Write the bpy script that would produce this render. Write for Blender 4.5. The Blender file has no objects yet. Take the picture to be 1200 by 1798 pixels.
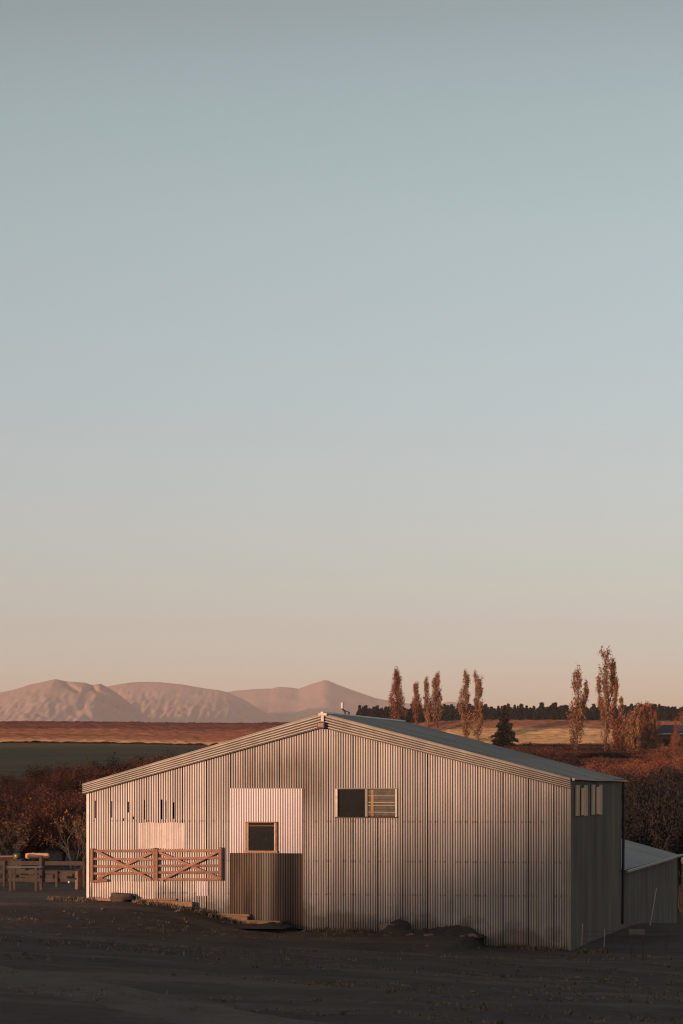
import bpy, math, random
from mathutils import Vector, noise
import numpy as np
R = math.radians
sc = bpy.context.scene
COL = sc.collection

# ------------------------------------------------------------------ camera, sky, sun, exposure
F_PX = 5000.0          # focal length in photo pixels (1200 wide)
HZ = 1370.0            # horizon row in the photo
CAM_Z = 5.0
cam_d = bpy.data.cameras.new('camera'); cam = bpy.data.objects.new('camera', cam_d); COL.objects.link(cam)
cam.location = (0, 0, CAM_Z); cam.rotation_euler = (R(90), 0, 0)
cam_d.sensor_fit = 'HORIZONTAL'; cam_d.sensor_width = 36; cam_d.lens = 36 * F_PX / 1200
cam_d.shift_y = (HZ - 899) / 1200
cam_d.clip_start = 0.5; cam_d.clip_end = 60000
cam_d.dof.use_dof = True; cam_d.dof.focus_distance = 86; cam_d.dof.aperture_fstop = 6.5
sc.camera = cam

SUN_AZ = 38.0          # degrees to the left of straight behind the camera
SUN_EL = 4.2
sdir = Vector((-math.sin(R(SUN_AZ)) * math.cos(R(SUN_EL)), -math.cos(R(SUN_AZ)) * math.cos(R(SUN_EL)), math.sin(R(SUN_EL))))
sun_d = bpy.data.lights.new('sun', 'SUN'); sun = bpy.data.objects.new('sun', sun_d); COL.objects.link(sun)
sun_d.energy = 5.0; sun_d.angle = R(0.53); sun_d.color = (1.0, 0.60, 0.41)
sun.rotation_euler = sdir.to_track_quat('Z', 'Y').to_euler(); sun.location = sdir * 200

world = bpy.data.worlds.new('World'); sc.world = world; world.use_nodes = True
wn = world.node_tree.nodes; wl = world.node_tree.links; wn.clear()
w_out = wn.new('ShaderNodeOutputWorld'); w_bg = wn.new('ShaderNodeBackground'); w_bg.inputs[1].default_value = 0.15
sky = wn.new('ShaderNodeTexSky'); sky.sky_type = 'NISHITA'; sky.sun_disc = False
sky.sun_elevation = R(SUN_EL); sky.sun_rotation = math.atan2(sdir.x, sdir.y)
sky.altitude = 300; sky.air_density = 1.0; sky.dust_density = 1.0; sky.ozone_density = 1.0
SKY_STOPS = [(0.0, (0.2365, 0.2685, 0.6748)), (0.031, (0.2365, 0.2685, 0.6748)), (0.041, (0.2243, 0.259, 0.5969)), (0.0539, (0.2173, 0.2376, 0.4891)), (0.0738, (0.222, 0.236, 0.4023)), (0.0936, (0.2345, 0.236, 0.3643)), (0.1231, (0.2463, 0.2419, 0.3263)), (0.1522, (0.2583, 0.2493, 0.3093)), (0.1904, (0.2764, 0.2584, 0.2843)), (0.2278, (0.276, 0.2547, 0.2586)), (0.2462, (0.2693, 0.241, 0.2444)), (0.2625, (0.253, 0.2239, 0.2205)), (0.45, (0.4428, 0.3358, 0.3087)), (1.0, (0.5566, 0.403, 0.3528))]   #STOPS
wl.new(w_bg.outputs[0], w_out.inputs[0])
# dusk air: a gentle correction of the sky model by height above the horizon (ramp values are stored at a quarter of their size)
t_geo = wn.new('ShaderNodeTexCoord'); t_sep = wn.new('ShaderNodeSeparateXYZ'); wl.new(t_geo.outputs['Generated'], t_sep.inputs[0])
t_map = wn.new('ShaderNodeMapRange'); wl.new(t_sep.outputs['Z'], t_map.inputs[0])
t_map.inputs[1].default_value = 0.0; t_map.inputs[2].default_value = 1.0
t_ramp = wn.new('ShaderNodeValToRGB'); wl.new(t_map.outputs[0], t_ramp.inputs[0])
t_mul = wn.new('ShaderNodeMix'); t_mul.data_type = 'RGBA'; t_mul.blend_type = 'MULTIPLY'; t_mul.clamp_result = False
t_mul.inputs[0].default_value = 1.0
wl.new(sky.outputs[0], t_mul.inputs[6]); wl.new(t_ramp.outputs[0], t_mul.inputs[7])
t_k = wn.new('ShaderNodeVectorMath'); t_k.operation = 'SCALE'; t_k.inputs['Scale'].default_value = 4.0; wl.new(t_mul.outputs[2], t_k.inputs[0]); wl.new(t_k.outputs[0], w_bg.inputs[0]); w_bg.inputs[1].default_value = 0.15
def set_ramp(stops):
    el = t_ramp.color_ramp.elements
    while len(el) > 1: el.remove(el[-1])
    for i, (p, c) in enumerate(stops):
        e = el[0] if i == 0 else el.new(p)
        e.position = p; e.color = (*c, 1)
set_ramp(SKY_STOPS)
sc.view_settings.view_transform = 'Standard'; sc.view_settings.look = 'None'
sc.view_settings.gamma = 1.0; sc.view_settings.use_curve_mapping = False
sc.view_settings.exposure = 0.35
sc.cycles.filter_width = 1.1

# ------------------------------------------------------------------ helpers
rng = random.Random(7)
def mesh_obj(name, verts, faces, mat, parent=None, tone=None, smooth=False, mats=None, midx=None):
    me = bpy.data.meshes.new(name); me.from_pydata([tuple(v) for v in verts], [], faces); me.update()
    for m in (mats or [mat]): me.materials.append(m)
    if midx is not None: me.polygons.foreach_set('material_index', midx)
    if tone is not None:
        a = me.attributes.new('tone', 'FLOAT', 'FACE'); a.data.foreach_set('value', tone)
    if smooth: me.polygons.foreach_set('use_smooth', [True] * len(me.polygons))
    o = bpy.data.objects.new(name, me); COL.objects.link(o)
    if parent: o.parent = parent
    return o
class MB:
    def __init__(s): s.v = []; s.f = []; s.t = []
    def face(s, pts, tone=1.0):
        b = len(s.v); s.v += [tuple(p) for p in pts]; s.f.append(tuple(range(b, b + len(pts)))); s.t.append(tone)
    def box(s, x0, x1, y0, y1, z0, z1, tone=1.0, bev=0.0):
        b = len(s.v)
        if bev <= 0:
            s.v += [(x, y, z) for z in (z0, z1) for y in (y0, y1) for x in (x0, x1)]
            fs = [(0, 2, 3, 1), (4, 5, 7, 6), (0, 1, 5, 4), (2, 6, 7, 3), (0, 4, 6, 2), (1, 3, 7, 5)]
        else:
            import bmesh
            bm = bmesh.new(); bmesh.ops.create_cube(bm, size=1)
            for v in bm.verts: v.co = Vector(((x0 + x1) / 2 + v.co.x * (x1 - x0), (y0 + y1) / 2 + v.co.y * (y1 - y0), (z0 + z1) / 2 + v.co.z * (z1 - z0)))
            bmesh.ops.bevel(bm, geom=list(bm.edges), offset=bev, segments=2, affect='EDGES')
            s.v += [tuple(v.co) for v in bm.verts]; bm.verts.index_update()
            fs = [tuple(v.index for v in f.verts) for f in bm.faces]; bm.free()
        for f in fs: s.f.append(tuple(b + i for i in f)); s.t.append(tone)
    def beam(s, p, q, w, h, up=(0, 0, 1), tone=1.0):
        p = Vector(p); q = Vector(q); d = (q - p).normalized(); up = Vector(up)
        a = d.cross(up); a = a.normalized() if a.length > 1e-4 else Vector((1, 0, 0)); c = a.cross(d).normalized()
        b = len(s.v)
        for e in (p, q):
            for sa, scc in ((-1, -1), (1, -1), (1, 1), (-1, 1)): s.v.append(tuple(e + a * sa * w / 2 + c * scc * h / 2))
        for f in [(3, 2, 1, 0), (4, 5, 6, 7), (0, 1, 5, 4), (1, 2, 6, 5), (2, 3, 7, 6), (3, 0, 4, 7)]: s.f.append(tuple(b + i for i in f)); s.t.append(tone)
    def tube(s, pts, rad, n=6, caps=True, tone=1.0):
        rings = []
        pts = [Vector(p) for p in pts]
        for i, p in enumerate(pts):
            d = (pts[min(i + 1, len(pts) - 1)] - pts[max(i - 1, 0)]).normalized()
            a = d.orthogonal().normalized(); c = d.cross(a)
            r = rad[i] if isinstance(rad, (list, tuple)) else rad
            b = len(s.v); rings.append(b)
            s.v += [tuple(p + (a * math.cos(2 * math.pi * k / n) + c * math.sin(2 * math.pi * k / n)) * r) for k in range(n)]
        for i in range(len(rings) - 1):
            for k in range(n):
                k2 = (k + 1) % n; s.f.append((rings[i] + k, rings[i] + k2, rings[i + 1] + k2, rings[i + 1] + k)); s.t.append(tone)
        if caps:
            s.f.append(tuple(rings[0] + k for k in range(n))[::-1]); s.f.append(tuple(rings[-1] + k for k in range(n))); s.t += [tone, tone]
    def blob(s, c, r, seed=0, amp=.25, nu=14, nv=9, tone=1.0):
        b = len(s.v); c = Vector(c)
        for j in range(nv + 1):
            for i in range(nu):
                th = math.pi * j / nv; ph = 2 * math.pi * i / nu
                d = Vector((math.sin(th) * math.cos(ph), math.sin(th) * math.sin(ph), math.cos(th)))
                k = 1 + amp * noise.noise(d * 1.6 + Vector((seed * 7.3, seed, 0))) + amp * .5 * noise.noise(d * 4 + Vector((seed, 3, 0)))
                s.v.append((c.x + d.x * r[0] * k, c.y + d.y * r[1] * k, c.z + d.z * r[2] * k))
        for j in range(nv):
            for i in range(nu):
                i2 = (i + 1) % nu
                s.f.append((b + j * nu + i, b + (j + 1) * nu + i, b + (j + 1) * nu + i2, b + j * nu + i2)); s.t.append(tone)
    def build(s, name, mat, parent=None, smooth=False): return mesh_obj(name, s.v, s.f, mat, parent, s.t, smooth)
def tag(o, label=None, cat=None, group=None, kind=None):
    if label: o['label'] = label
    if cat: o['category'] = cat
    if group: o['group'] = group
    if kind: o['kind'] = kind
    return o
def empty(name, loc=(0, 0, 0), rz=0, label=None, cat=None, group=None):
    o = bpy.data.objects.new(name, None); COL.objects.link(o); o.location = loc; o.rotation_euler = (0, 0, rz); o.empty_display_size = .3
    return tag(o, label, cat, group)
def copy_tree(o, parent=None):
    c = o.copy(); COL.objects.link(c); c.parent = parent
    for ch in [x for x in o.children]: copy_tree(ch, c)
    return c
def W(px, py, Y): return Vector(((px - 600) / F_PX * Y, Y, CAM_Z - (py - HZ) / F_PX * Y))

# ------------------------------------------------------------------ materials
class NT:
    def __init__(s, name):
        s.m = bpy.data.materials.new(name); s.m.use_nodes = True; s.n = s.m.node_tree.nodes; s.l = s.m.node_tree.links; s.n.clear()
        s.out = s.n.new('ShaderNodeOutputMaterial'); s.b = s.n.new('ShaderNodeBsdfPrincipled'); s.l.new(s.b.outputs[0], s.out.inputs[0])
    def co(s, kind='Object', scale=(1, 1, 1)):
        t = s.n.new('ShaderNodeTexCoord'); m = s.n.new('ShaderNodeMapping'); m.inputs['Scale'].default_value = scale
        s.l.new(t.outputs[kind], m.inputs[0]); return m.outputs[0]
    def noise(s, scale=(1, 1, 1), freq=1.0, detail=4, rough=.55, dist=0):
        t = s.n.new('ShaderNodeTexNoise'); s.l.new(s.co('Object', scale), t.inputs['Vector'])
        t.inputs['Scale'].default_value = freq; t.inputs['Detail'].default_value = detail; t.inputs['Roughness'].default_value = rough; t.inputs['Distortion'].default_value = dist
        return t.outputs['Fac']
    def rng(s, v, a, b, c=0.0, d=1.0):
        t = s.n.new('ShaderNodeMapRange'); s.l.new(v, t.inputs[0])
        for i, x in enumerate((a, b, c, d)): t.inputs[1 + i].default_value = x
        return t.outputs[0]
    def math(s, op, a, b=None):
        t = s.n.new('ShaderNodeMath'); t.operation = op
        for i, x in enumerate((a, b)):
            if x is None: continue
            if isinstance(x, (int, float)): t.inputs[i].default_value = x
            else: s.l.new(x, t.inputs[i])
        return t.outputs[0]
    def mix(s, f, a, b, mode='MIX'):
        t = s.n.new('ShaderNodeMix'); t.data_type = 'RGBA'; t.blend_type = mode
        for i, x in ((0, f), (6, a), (7, b)):
            if isinstance(x, (int, float)): t.inputs[i].default_value = x
            elif isinstance(x, tuple): t.inputs[i].default_value = (*x, 1)
            else: s.l.new(x, t.inputs[i])
        return t.outputs[2]
    def grey(s, v):
        t = s.n.new('ShaderNodeCombineColor')
        for i in range(3): s.l.new(v, t.inputs[i])
        return t.outputs[0]
    def attr(s, name='tone'):
        t = s.n.new('ShaderNodeAttribute'); t.attribute_name = name; return t.outputs['Fac']
    def xyz(s):
        t = s.n.new('ShaderNodeSeparateXYZ'); s.l.new(s.co(), t.inputs[0]); return t.outputs
    def bump(s, h, strength=.5, dist=.02):
        t = s.n.new('ShaderNodeBump'); s.l.new(h, t.inputs['Height']); t.inputs['Strength'].default_value = strength; t.inputs['Distance'].default_value = dist
        s.l.new(t.outputs[0], s.b.inputs['Normal'])
    def done(s, col, rough=.8, metal=0.0, spec=None):
        if isinstance(col, tuple): s.b.inputs['Base Color'].default_value = (*col, 1)
        else: s.l.new(col, s.b.inputs['Base Color'])
        s.b.inputs['Roughness'].default_value = rough; s.b.inputs['Metallic'].default_value = metal
        if spec is not None: s.b.inputs['Specular IOR Level'].default_value = spec
        return s.m
def simple(name, c1, c2, freq=3, scale=(1, 1, 1), rough=.85, metal=0.0, tone=False, bump=0, lo=.35, hi=.65, spec=.3):
    t = NT(name); n = t.noise(scale, freq, 5, .6)
    c = t.mix(t.rng(n, lo, hi), c1, c2)
    if tone: c = t.mix(1.0, c, t.grey(t.attr()), 'MULTIPLY')
    if bump: t.bump(n, bump, .03)
    return t.done(c, rough, metal, spec)

def gauss(t, x, c, w):      # smooth bump of a coordinate
    d = t.math('DIVIDE', t.math('SUBTRACT', x, c), w)
    return t.math('POWER', 2.718, t.math('MULTIPLY', t.math('MULTIPLY', d, d), -1.0))

def make_cladding():
    t = NT('weathered_galvanised_sheet'); X = t.xyz()
    base = (.51, .452, .41); dull = (.36, .32, .29)
    n1 = t.noise((1.2, 1, .35), 1.1, 6, .65, .3)
    c = t.mix(t.rng(n1, .42, .72, 0, .8), base, dull)
    # brown water stain above the inserted panel and down the middle sheets
    st = t.math('MULTIPLY', gauss(t, X[0], STAIN_U, 1.7), gauss(t, X[2], STAIN_Z, 1.0))
    n2 = t.noise((5, 1, .35), 1.3, 6, .7)
    st = t.math('MINIMUM', t.math('MULTIPLY', st, t.rng(n2, .32, .6, .5, 1.5)), 1.0)
    c = t.mix(t.math('MULTIPLY', st, .85), c, (.14, .10, .072))
    st2 = t.math('MULTIPLY', gauss(t, X[0], 1.2, 1.6), gauss(t, X[2], 2.6, 2.6))
    c = t.mix(t.math('MULTIPLY', t.math('MULTIPLY', st2, t.rng(t.noise((5, 1, .25), 1.0, 4, .6), .42, .7)), .6), c, (.15, .125, .10))
    # patchy oxidised zones
    n5 = t.noise((.5, 1, .5), .9, 5, .6)
    c = t.mix(t.rng(n5, .45, .7, 0, .6), c, (.34, .31, .27))
    # dried mud thrown up from the yard
    n3 = t.noise((.9, 1, .9), 1.6, 6, .65)
    hgt = t.math('SUBTRACT', X[2], t.math('MULTIPLY', X[0], -.088))
    mud = t.rng(t.math('ADD', hgt, t.math('MULTIPLY', n3, -1.9)), .33, -.06, 0, 1)
    c = t.mix(t.math('MULTIPLY', mud, .62), c, (.10, .085, .068))
    # faint dents and grey rain streaks sheet by sheet
    n6 = t.noise((2.6, 1, .12), 2.2, 6, .7); c = t.mix(t.rng(n6, .5, .78, 0, .5), c, (.24, .21, .18))
    n7 = t.noise((4, 1, 1.6), 3.0, 5, .75); c = t.mix(t.rng(n7, .58, .75, 0, .45), c, (.20, .165, .135))
    # rows of nails and their rust
    for zr in (1.55, 2.55, 3.75):
        nn = t.noise((13.1, 1, .2), 1.0, 2)
        c = t.mix(t.math('MULTIPLY', gauss(t, X[2], zr, .03), t.rng(nn, .5, .58, 0, .55)), c, (.10, .06, .04))
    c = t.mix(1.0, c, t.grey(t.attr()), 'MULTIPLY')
    return t.done(c, .52, .25, .4)

# ------------------------------------------------------------------ the barn: local u along the front, v depth, z up
TH = R(12.4); CU, SU = math.cos(TH), math.sin(TH); P0 = Vector((-.568, 86.0, 0))
def Fp(px, py):            # photo pixel on the front wall -> (u, z)
    k = (px - 600) / F_PX
    u = (86 * k + .568) / (CU + SU * k); Y = 86 - SU * u
    return u, CAM_Z - (py - HZ) / F_PX * Y
def Lw(u, v, z): return Vector((P0.x + CU * u + SU * v, P0.y - SU * u + CU * v, z))
UL, UR = Fp(154, 1400)[0], Fp(1002, 1400)[0]
UA, ZA = Fp(567, 1253)
DEP = 12.75
EL = (Fp(147, 1377)[0], Fp(147, 1377)[1]); ER = (Fp(1003, 1367)[0], Fp(1003, 1367)[1])
def ztop(u):
    if u < UA: return ZA + (u - UA) * (EL[1] - ZA) / (EL[0] - UA)
    return ZA + (u - UA) * (ER[1] - ZA) / (ER[0] - UA)
GL = [Fp(*p) for p in [(60, 1578), (157, 1581), (230, 1583), (300, 1590), (345, 1597), (370, 1604), (400, 1614), (425, 1621), (480, 1627), (530, 1633), (680, 1636), (850, 1640), (852, 1659), (1002, 1669)]]
def gline(u):
    if u <= GL[0][0]: return GL[0][1]
    for (a, za), (b, zb) in zip(GL, GL[1:]):
        if u <= b: return za + (zb - za) * (u - a) / (b - a)
    return GL[-1][1]
STAIN_U, STAIN_Z = Fp(500, 1375)
PIT = .0762
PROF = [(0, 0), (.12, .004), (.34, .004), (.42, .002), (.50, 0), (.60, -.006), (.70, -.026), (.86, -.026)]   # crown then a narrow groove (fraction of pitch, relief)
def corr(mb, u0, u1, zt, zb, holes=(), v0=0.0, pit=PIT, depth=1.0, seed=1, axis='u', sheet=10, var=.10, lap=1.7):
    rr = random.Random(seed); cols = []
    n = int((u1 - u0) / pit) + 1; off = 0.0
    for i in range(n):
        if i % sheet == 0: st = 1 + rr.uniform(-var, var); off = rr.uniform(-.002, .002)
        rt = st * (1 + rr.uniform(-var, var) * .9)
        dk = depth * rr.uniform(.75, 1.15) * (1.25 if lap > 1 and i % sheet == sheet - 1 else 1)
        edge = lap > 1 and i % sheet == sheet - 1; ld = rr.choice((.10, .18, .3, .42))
        for f, h in PROF: cols.append((u0 + (i + f) * pit, v0 + off - h * (dk if h < 0 else depth), rt * ld if edge and f >= .42 else rt if h > -.003 else rt * (.40 if lap <= 1 else .34)))  # groove and lap faces coloured darker to deepen the shade in the corrugations
    cols = [c for c in cols if c[0] < u1] + [(u1, v0, 1.0)]
    for (ua, va, ta), (ub, vb, tb) in zip(cols, cols[1:]):
        um = (ua + ub) / 2; iv = [(zb(um), zt(um))]
        for (h0, h1, hz0, hz1) in holes:
            if h0 < um < h1:
                nv = []
                for a, b in iv:
                    if hz1 <= a or hz0 >= b: nv.append((a, b)); continue
                    if hz0 > a: nv.append((a, hz0))
                    if hz1 < b: nv.append((hz1, b))
                iv = nv
        for a, b in iv:
            if b - a < .01: continue
            za, zb_, zc, zd = a, a, b, b
            if a == zb(um): za, zb_ = zb(ua), zb(ub)
            if b == zt(um): zd, zc = zt(ua), zt(ub)
            P = [(ua, va, za), (ub, vb, zb_), (ub, vb, zc), (ua, va, zd)]
            if axis == 'v': P = [(p[1], p[0], p[2]) for p in P][::-1]
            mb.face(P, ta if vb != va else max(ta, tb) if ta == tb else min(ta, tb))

M = {}
M['clad'] = make_cladding()
t = NT('new_bright_sheet'); n = t.noise((1.5, 1, .4), 1.5, 4, .6)
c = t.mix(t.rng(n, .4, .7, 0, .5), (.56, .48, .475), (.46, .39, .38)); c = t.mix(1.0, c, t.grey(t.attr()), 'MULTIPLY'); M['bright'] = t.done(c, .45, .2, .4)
t = NT('sooty_rusted_sheet'); X = t.xyz(); n = t.noise((2.2, 1, .22), 1.6, 5, .6)
c = t.mix(t.rng(n, .35, .62), (.055, .045, .038), (.17, .112, .075))
u_s, _ = Fp(448, 1550); c = t.mix(t.math('MULTIPLY', gauss(t, X[0], u_s, .04), .8), c, (.30, .22, .16))
u_s, _ = Fp(468, 1550); c = t.mix(t.math('MULTIPLY', gauss(t, X[0], u_s, .24), .75), c, (.30, .255, .205))
u_s, _ = Fp(508, 1570); c = t.mix(t.math('MULTIPLY', gauss(t, X[0], u_s, .50), .95), c, (.017, .017, .017))
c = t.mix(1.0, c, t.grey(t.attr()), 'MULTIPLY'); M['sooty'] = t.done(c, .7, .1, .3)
M['pale_patch'] = simple('pale_patched_sheet', (.54, .46, .40), (.42, .35, .30), 2.5, tone=True, rough=.5, metal=.2)
M['barge'] = simple('barge_sheet', (.31, .27, .22), (.22, .195, .16), 1.2, tone=True, rough=.5, metal=.2)
M['roof'] = simple('grey_green_roof_sheet', (.26, .265, .215), (.185, .19, .16), .9, (.5, 1.4, 1), tone=True, rough=.6, metal=.1)
M['side'] = simple('dark_olive_sheet', (.21, .185, .135), (.13, .115, .085), .8, (1, 1, .3), tone=True, rough=.65)
M['timber'] = simple('orange_stained_timber', (.36, .17, .085), (.24, .11, .055), 5, (1, 1, 3), tone=True, bump=.3)
M['gatewood'] = simple('weathered_gate_timber', (.30, .165, .11), (.20, .105, .07), 6, (1, 3, 3), tone=True, bump=.3)
M['sleeper'] = simple('pale_sawn_timber', (.38, .24, .14), (.24, .14, .085), 4, (.6, 2, 3), tone=True, bump=.4)
M['white'] = simple('off_white_paint', (.68, .60, .52), (.52, .44, .38), 6)
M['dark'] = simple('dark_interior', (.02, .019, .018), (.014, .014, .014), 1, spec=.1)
M['darkmetal'] = simple('dark_painted_metal', (.035, .032, .030), (.025, .023, .022), 4, rough=.5)
M['gutter'] = simple('pale_gutter_metal', (.34, .32, .29), (.24, .22, .20), 4, rough=.4, metal=.3)
M['fibre'] = simple('yellowed_translucent_sheet', (.62, .47, .31), (.50, .38, .25), 3, (1, 1, .4), tone=True, rough=.4)
M['salmon'] = simple('salmon_glow_paint', (.88, .50, .33), (.80, .42, .27), 4, (1, 1, 2))  # warm light through the window, put into the board's colour
t = NT('window_glass'); t.b.inputs['Base Color'].default_value = (.02, .02, .02, 1); t.b.inputs['Roughness'].default_value = .08
gn = t.noise((1, 1, 1), 3.0, 4); t.bump(gn, .38, .03); M['glass'] = t.m
t = NT('dusty_glass'); gn = t.noise((3, 1, 2), 2.0, 5)
M['louvre'] = t.done(t.mix(t.rng(gn, .35, .7), (.085, .08, .055), (.16, .13, .09)), .3, 0, .5)
M['lens'] = simple('lens_amber_reflection', (.35, .17, .09), (.25, .12, .07), 8, rough=.25)  # orange reflection in the lens, put into its base colour

barn = empty('barn', P0, -TH, 'large corrugated iron barn with a low gable roof and patched front wall', 'barn')
w1 = (*Fp(591, 1434), *Fp(643, 1386)); w2 = (*Fp(646, 1434), *Fp(696, 1386)); w3 = (*Fp(434, 1494), *Fp(486, 1445))
def hole(w, m=0): return (w[0] - m, w[2] + m, w[1] - m, w[3] + m)
slits = []
for x, y0, y1 in [(167, 1406, 1437), (196, 1407, 1436), (225, 1408, 1427), (217, 1437, 1442), (234, 1434, 1439), (254, 1405, 1439), (284, 1404, 1439), (292, 1406, 1438), (305, 1409, 1438)]:
    a = Fp(x - 1.1, y1); b = Fp(x + 1.1, y0); slits.append((a[0], b[0], a[1], b[1]))
pz = Fp(405, 1498)[1]; pzt = Fp(405, 1385)[1]; pu0, pu1 = Fp(404.5, 1500)[0], Fp(532, 1500)[0]
ins = lambda u: .30
mb = MB()
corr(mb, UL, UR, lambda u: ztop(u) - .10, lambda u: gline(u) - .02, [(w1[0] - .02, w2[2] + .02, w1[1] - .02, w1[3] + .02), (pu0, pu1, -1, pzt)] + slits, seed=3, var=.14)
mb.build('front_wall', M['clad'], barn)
# inserted bright sheet with the window hole, the sooty sheet under it
mb = MB(); corr(mb, pu0, pu1, lambda u: pzt, lambda u: pz, [hole(w3)], v0=-.022, seed=5, depth=.75, var=.05, lap=1)
mb.build('inserted_panel', M['bright'], barn)
mb = MB(); corr(mb, pu0, pu1, lambda u: pz - .004, lambda u: Fp(480, 1624)[1] - .12, [hole(w3)], v0=.012, seed=9, depth=.8, var=.12, lap=1)
mb.build('lower_panel', M['sooty'], barn)
# flashing strips along the edges of the insert
mb = MB(); mb.box(pu0 - .02, pu1 + .02, -.010, -.002, pzt - .002, pzt + .02, .55); mb.box(pu0 - .03, pu0 - .004, -.03, 0, gline(pu0) + .05, pzt, .5); mb.box(pu1 + .004, pu1 + .03, -.018, .0, gline(pu1) + .05, pzt, .5)
mb.build('panel_flashing', M['clad'], barn)
# patch sheets riveted over the wall
def patch(x0, y0, x1, y1, seed, mat='pale_patch'):
    a = Fp(x0, y1); b = Fp(x1, y0); m = MB()
    corr(m, a[0], b[0], lambda u: b[1] + .012 * math.sin(u * 9), lambda u: a[1] + .01 * math.sin(u * 7), v0=-.012, seed=seed, depth=.8, var=.05, lap=1)
    m.build('patch_sheet', M[mat], barn)
patch(244, 1445, 325, 1490, 11); patch(346, 1547, 366, 1573, 12, 'bright'); patch(163, 1548, 270, 1578, 13)
# corner posts of the wall
mb = MB(); mb.box(UL - .035, UL + .05, -.012, .10, gline(UL) - .1, ztop(UL) - .2, 1.0); mb.build('corner_flashing', M['pale_patch'], barn)
mb = MB(); mb.box(UR - .05, UR + .012, -.014, .05, 0 - .05, ztop(UR) - .2, .85); mb.build('corner_flashing', M['barge'], barn)
# other walls
mb = MB()
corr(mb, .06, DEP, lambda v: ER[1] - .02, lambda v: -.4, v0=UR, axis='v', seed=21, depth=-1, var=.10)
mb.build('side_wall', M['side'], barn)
mb = MB(); mb.face([(UL, 0.05, .8), (UL, DEP, .8), (UL, DEP, ztop(UL) - .05), (UL, .05, ztop(UL) - .05)]); mb.build('side_wall', M['pale_patch'], barn)
mb = MB(); mb.face([(UL, DEP, -.4), (UR, DEP, -.4), (UR, DEP, ztop(UR) - .05), (UA, DEP, ZA - .06), (UL, DEP, ztop(UL) - .05)]); mb.build('rear_wall', M['side'], barn)
# dark lining just behind the front so openings look into a dark shed
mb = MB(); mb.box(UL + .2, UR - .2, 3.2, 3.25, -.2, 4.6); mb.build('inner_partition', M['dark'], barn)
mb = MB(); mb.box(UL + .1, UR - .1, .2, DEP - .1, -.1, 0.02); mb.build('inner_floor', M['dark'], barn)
# roof slopes, corrugations running down the slope
def slope_sheet(ue, ze, seed):
    m = MB(); rr = random.Random(seed); L = math.hypot(ue - UA, ze - ZA); n = int((DEP + .22) / PIT); tn = 1
    nx, nz = (-(ze - ZA) / L, (ue - UA) / L)
    if nz < 0: nx, nz = -nx, -nz
    pts = []
    for i in range(n):
        if i % 10 == 0: tn = rr.uniform(.85, 1.12)
        for f, h in ((0, .008), (.5, -.008)): pts.append((-.12 + (i + f) * PIT, h, tn))
    for (va, ha, ta), (vb, hb, tb) in zip(pts, pts[1:]):
        for k, (s0, s1) in enumerate(((0, .34), (.34, .68), (.68, 1.012))):
            lift = .004 * (2 - k); tt = ta * (1, .93, 1.05)[k]
            def P(s, v, h): return (UA + (ue - UA) * s + nx * (h + lift), v, ZA + (ze - ZA) * s + nz * (h + lift))
            q = [P(s0, va, ha), P(s1, va, ha), P(s1, vb, hb), P(s0, vb, hb)]
            m.face(q if ue > UA else q[::-1], tt)
    m.build('roof', M['roof'], barn)
slope_sheet(EL[0] - .02, EL[1], 31); slope_sheet(ER[0] + .05, ER[1] + .0, 32)
mb = MB(); mb.tube([(UA, -.12, ZA + .012), (UA, DEP + .1, ZA + .012)], .045, 8); mb.build('ridge_cap', M['gutter'], barn)
for s_, (ue, ze) in ((-1, EL), (1, ER)):      # barge boards: five small ridges along each rake
    m = MB(); a = Vector((UA, ZA + .01)); b = Vector((ue, ze + .01)); d = (b - a).normalized(); h = .42
    prof = [(0, .13), (.03, .14)] + [(.05 + k * .076 + o, d_) for k in range(5) for o, d_ in ((0, .135), (.036, .140), (.044, .100), (.064, .100))] + [(h, .125), (h + .012, .02)]
    a3 = lambda s, z, dv: (a.x + (b.x - a.x) * s, -dv, a.y + (b.y - a.y) * s - z * (1.04 - .28 * s))
    N = 24
    for k in range(N):
        s0, s1 = k / N, (k + 1) / N
        for (z0, d0), (z1, d1) in zip(prof, prof[1:]):
            q = [a3(s0, z0, d0), a3(s0, z1, d1), a3(s1, z1, d1), a3(s1, z0, d0)]
            m.face(q if s_ > 0 else q[::-1], (.22 if (d0 < .12 and z0 > .05) else 1.0) * (1.0 + .05 * math.sin(k * 2.1)))  # groove faces get a darker tone that paints their shade
        q = [a3(s0, 0, .13), a3(s1, 0, .13), a3(s1, -.012, -.1), a3(s0, -.012, -.1)]
        m.face(q, 1.05)
    # end cap
    m.face([a3(1, 0, .13), a3(1, h, .125), a3(1, h, -.02), a3(1, 0, -.02)])
    m.build('barge_board', M['barge'], barn)
# gutter + downpipe on the right eave
mb = MB(); gp = [(ER[0] + .10, -.14, ER[1] - .01), (ER[0] + .10, 1.5, ER[1] - .02), (ER[0] + .10, 5, ER[1] - .055), (ER[0] + .10, 8, ER[1] - .05), (ER[0] + .10, DEP + .35, ER[1] - .08)]
for (p, q) in zip(gp, gp[1:]): mb.beam(p, q, .10, .05)
g_ = mb.build('gutter', M['gutter'], barn)
mb = MB(); mb.tube([(ER[0] + .1, -.165, ER[1] - .03), (ER[0] + .1, -.145, ER[1] - .03)], .045, 8); mb.build('gutter_end', M['barge'], g_)
mb = MB(); mb.tube([(UR + .08, DEP - .05, ER[1] - .05), (UR + .08, DEP - .05, 3.2), (UR + .05, DEP - .05, .1)], .045, 8); mb.build('downpipe', M['darkmetal'], barn)
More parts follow.
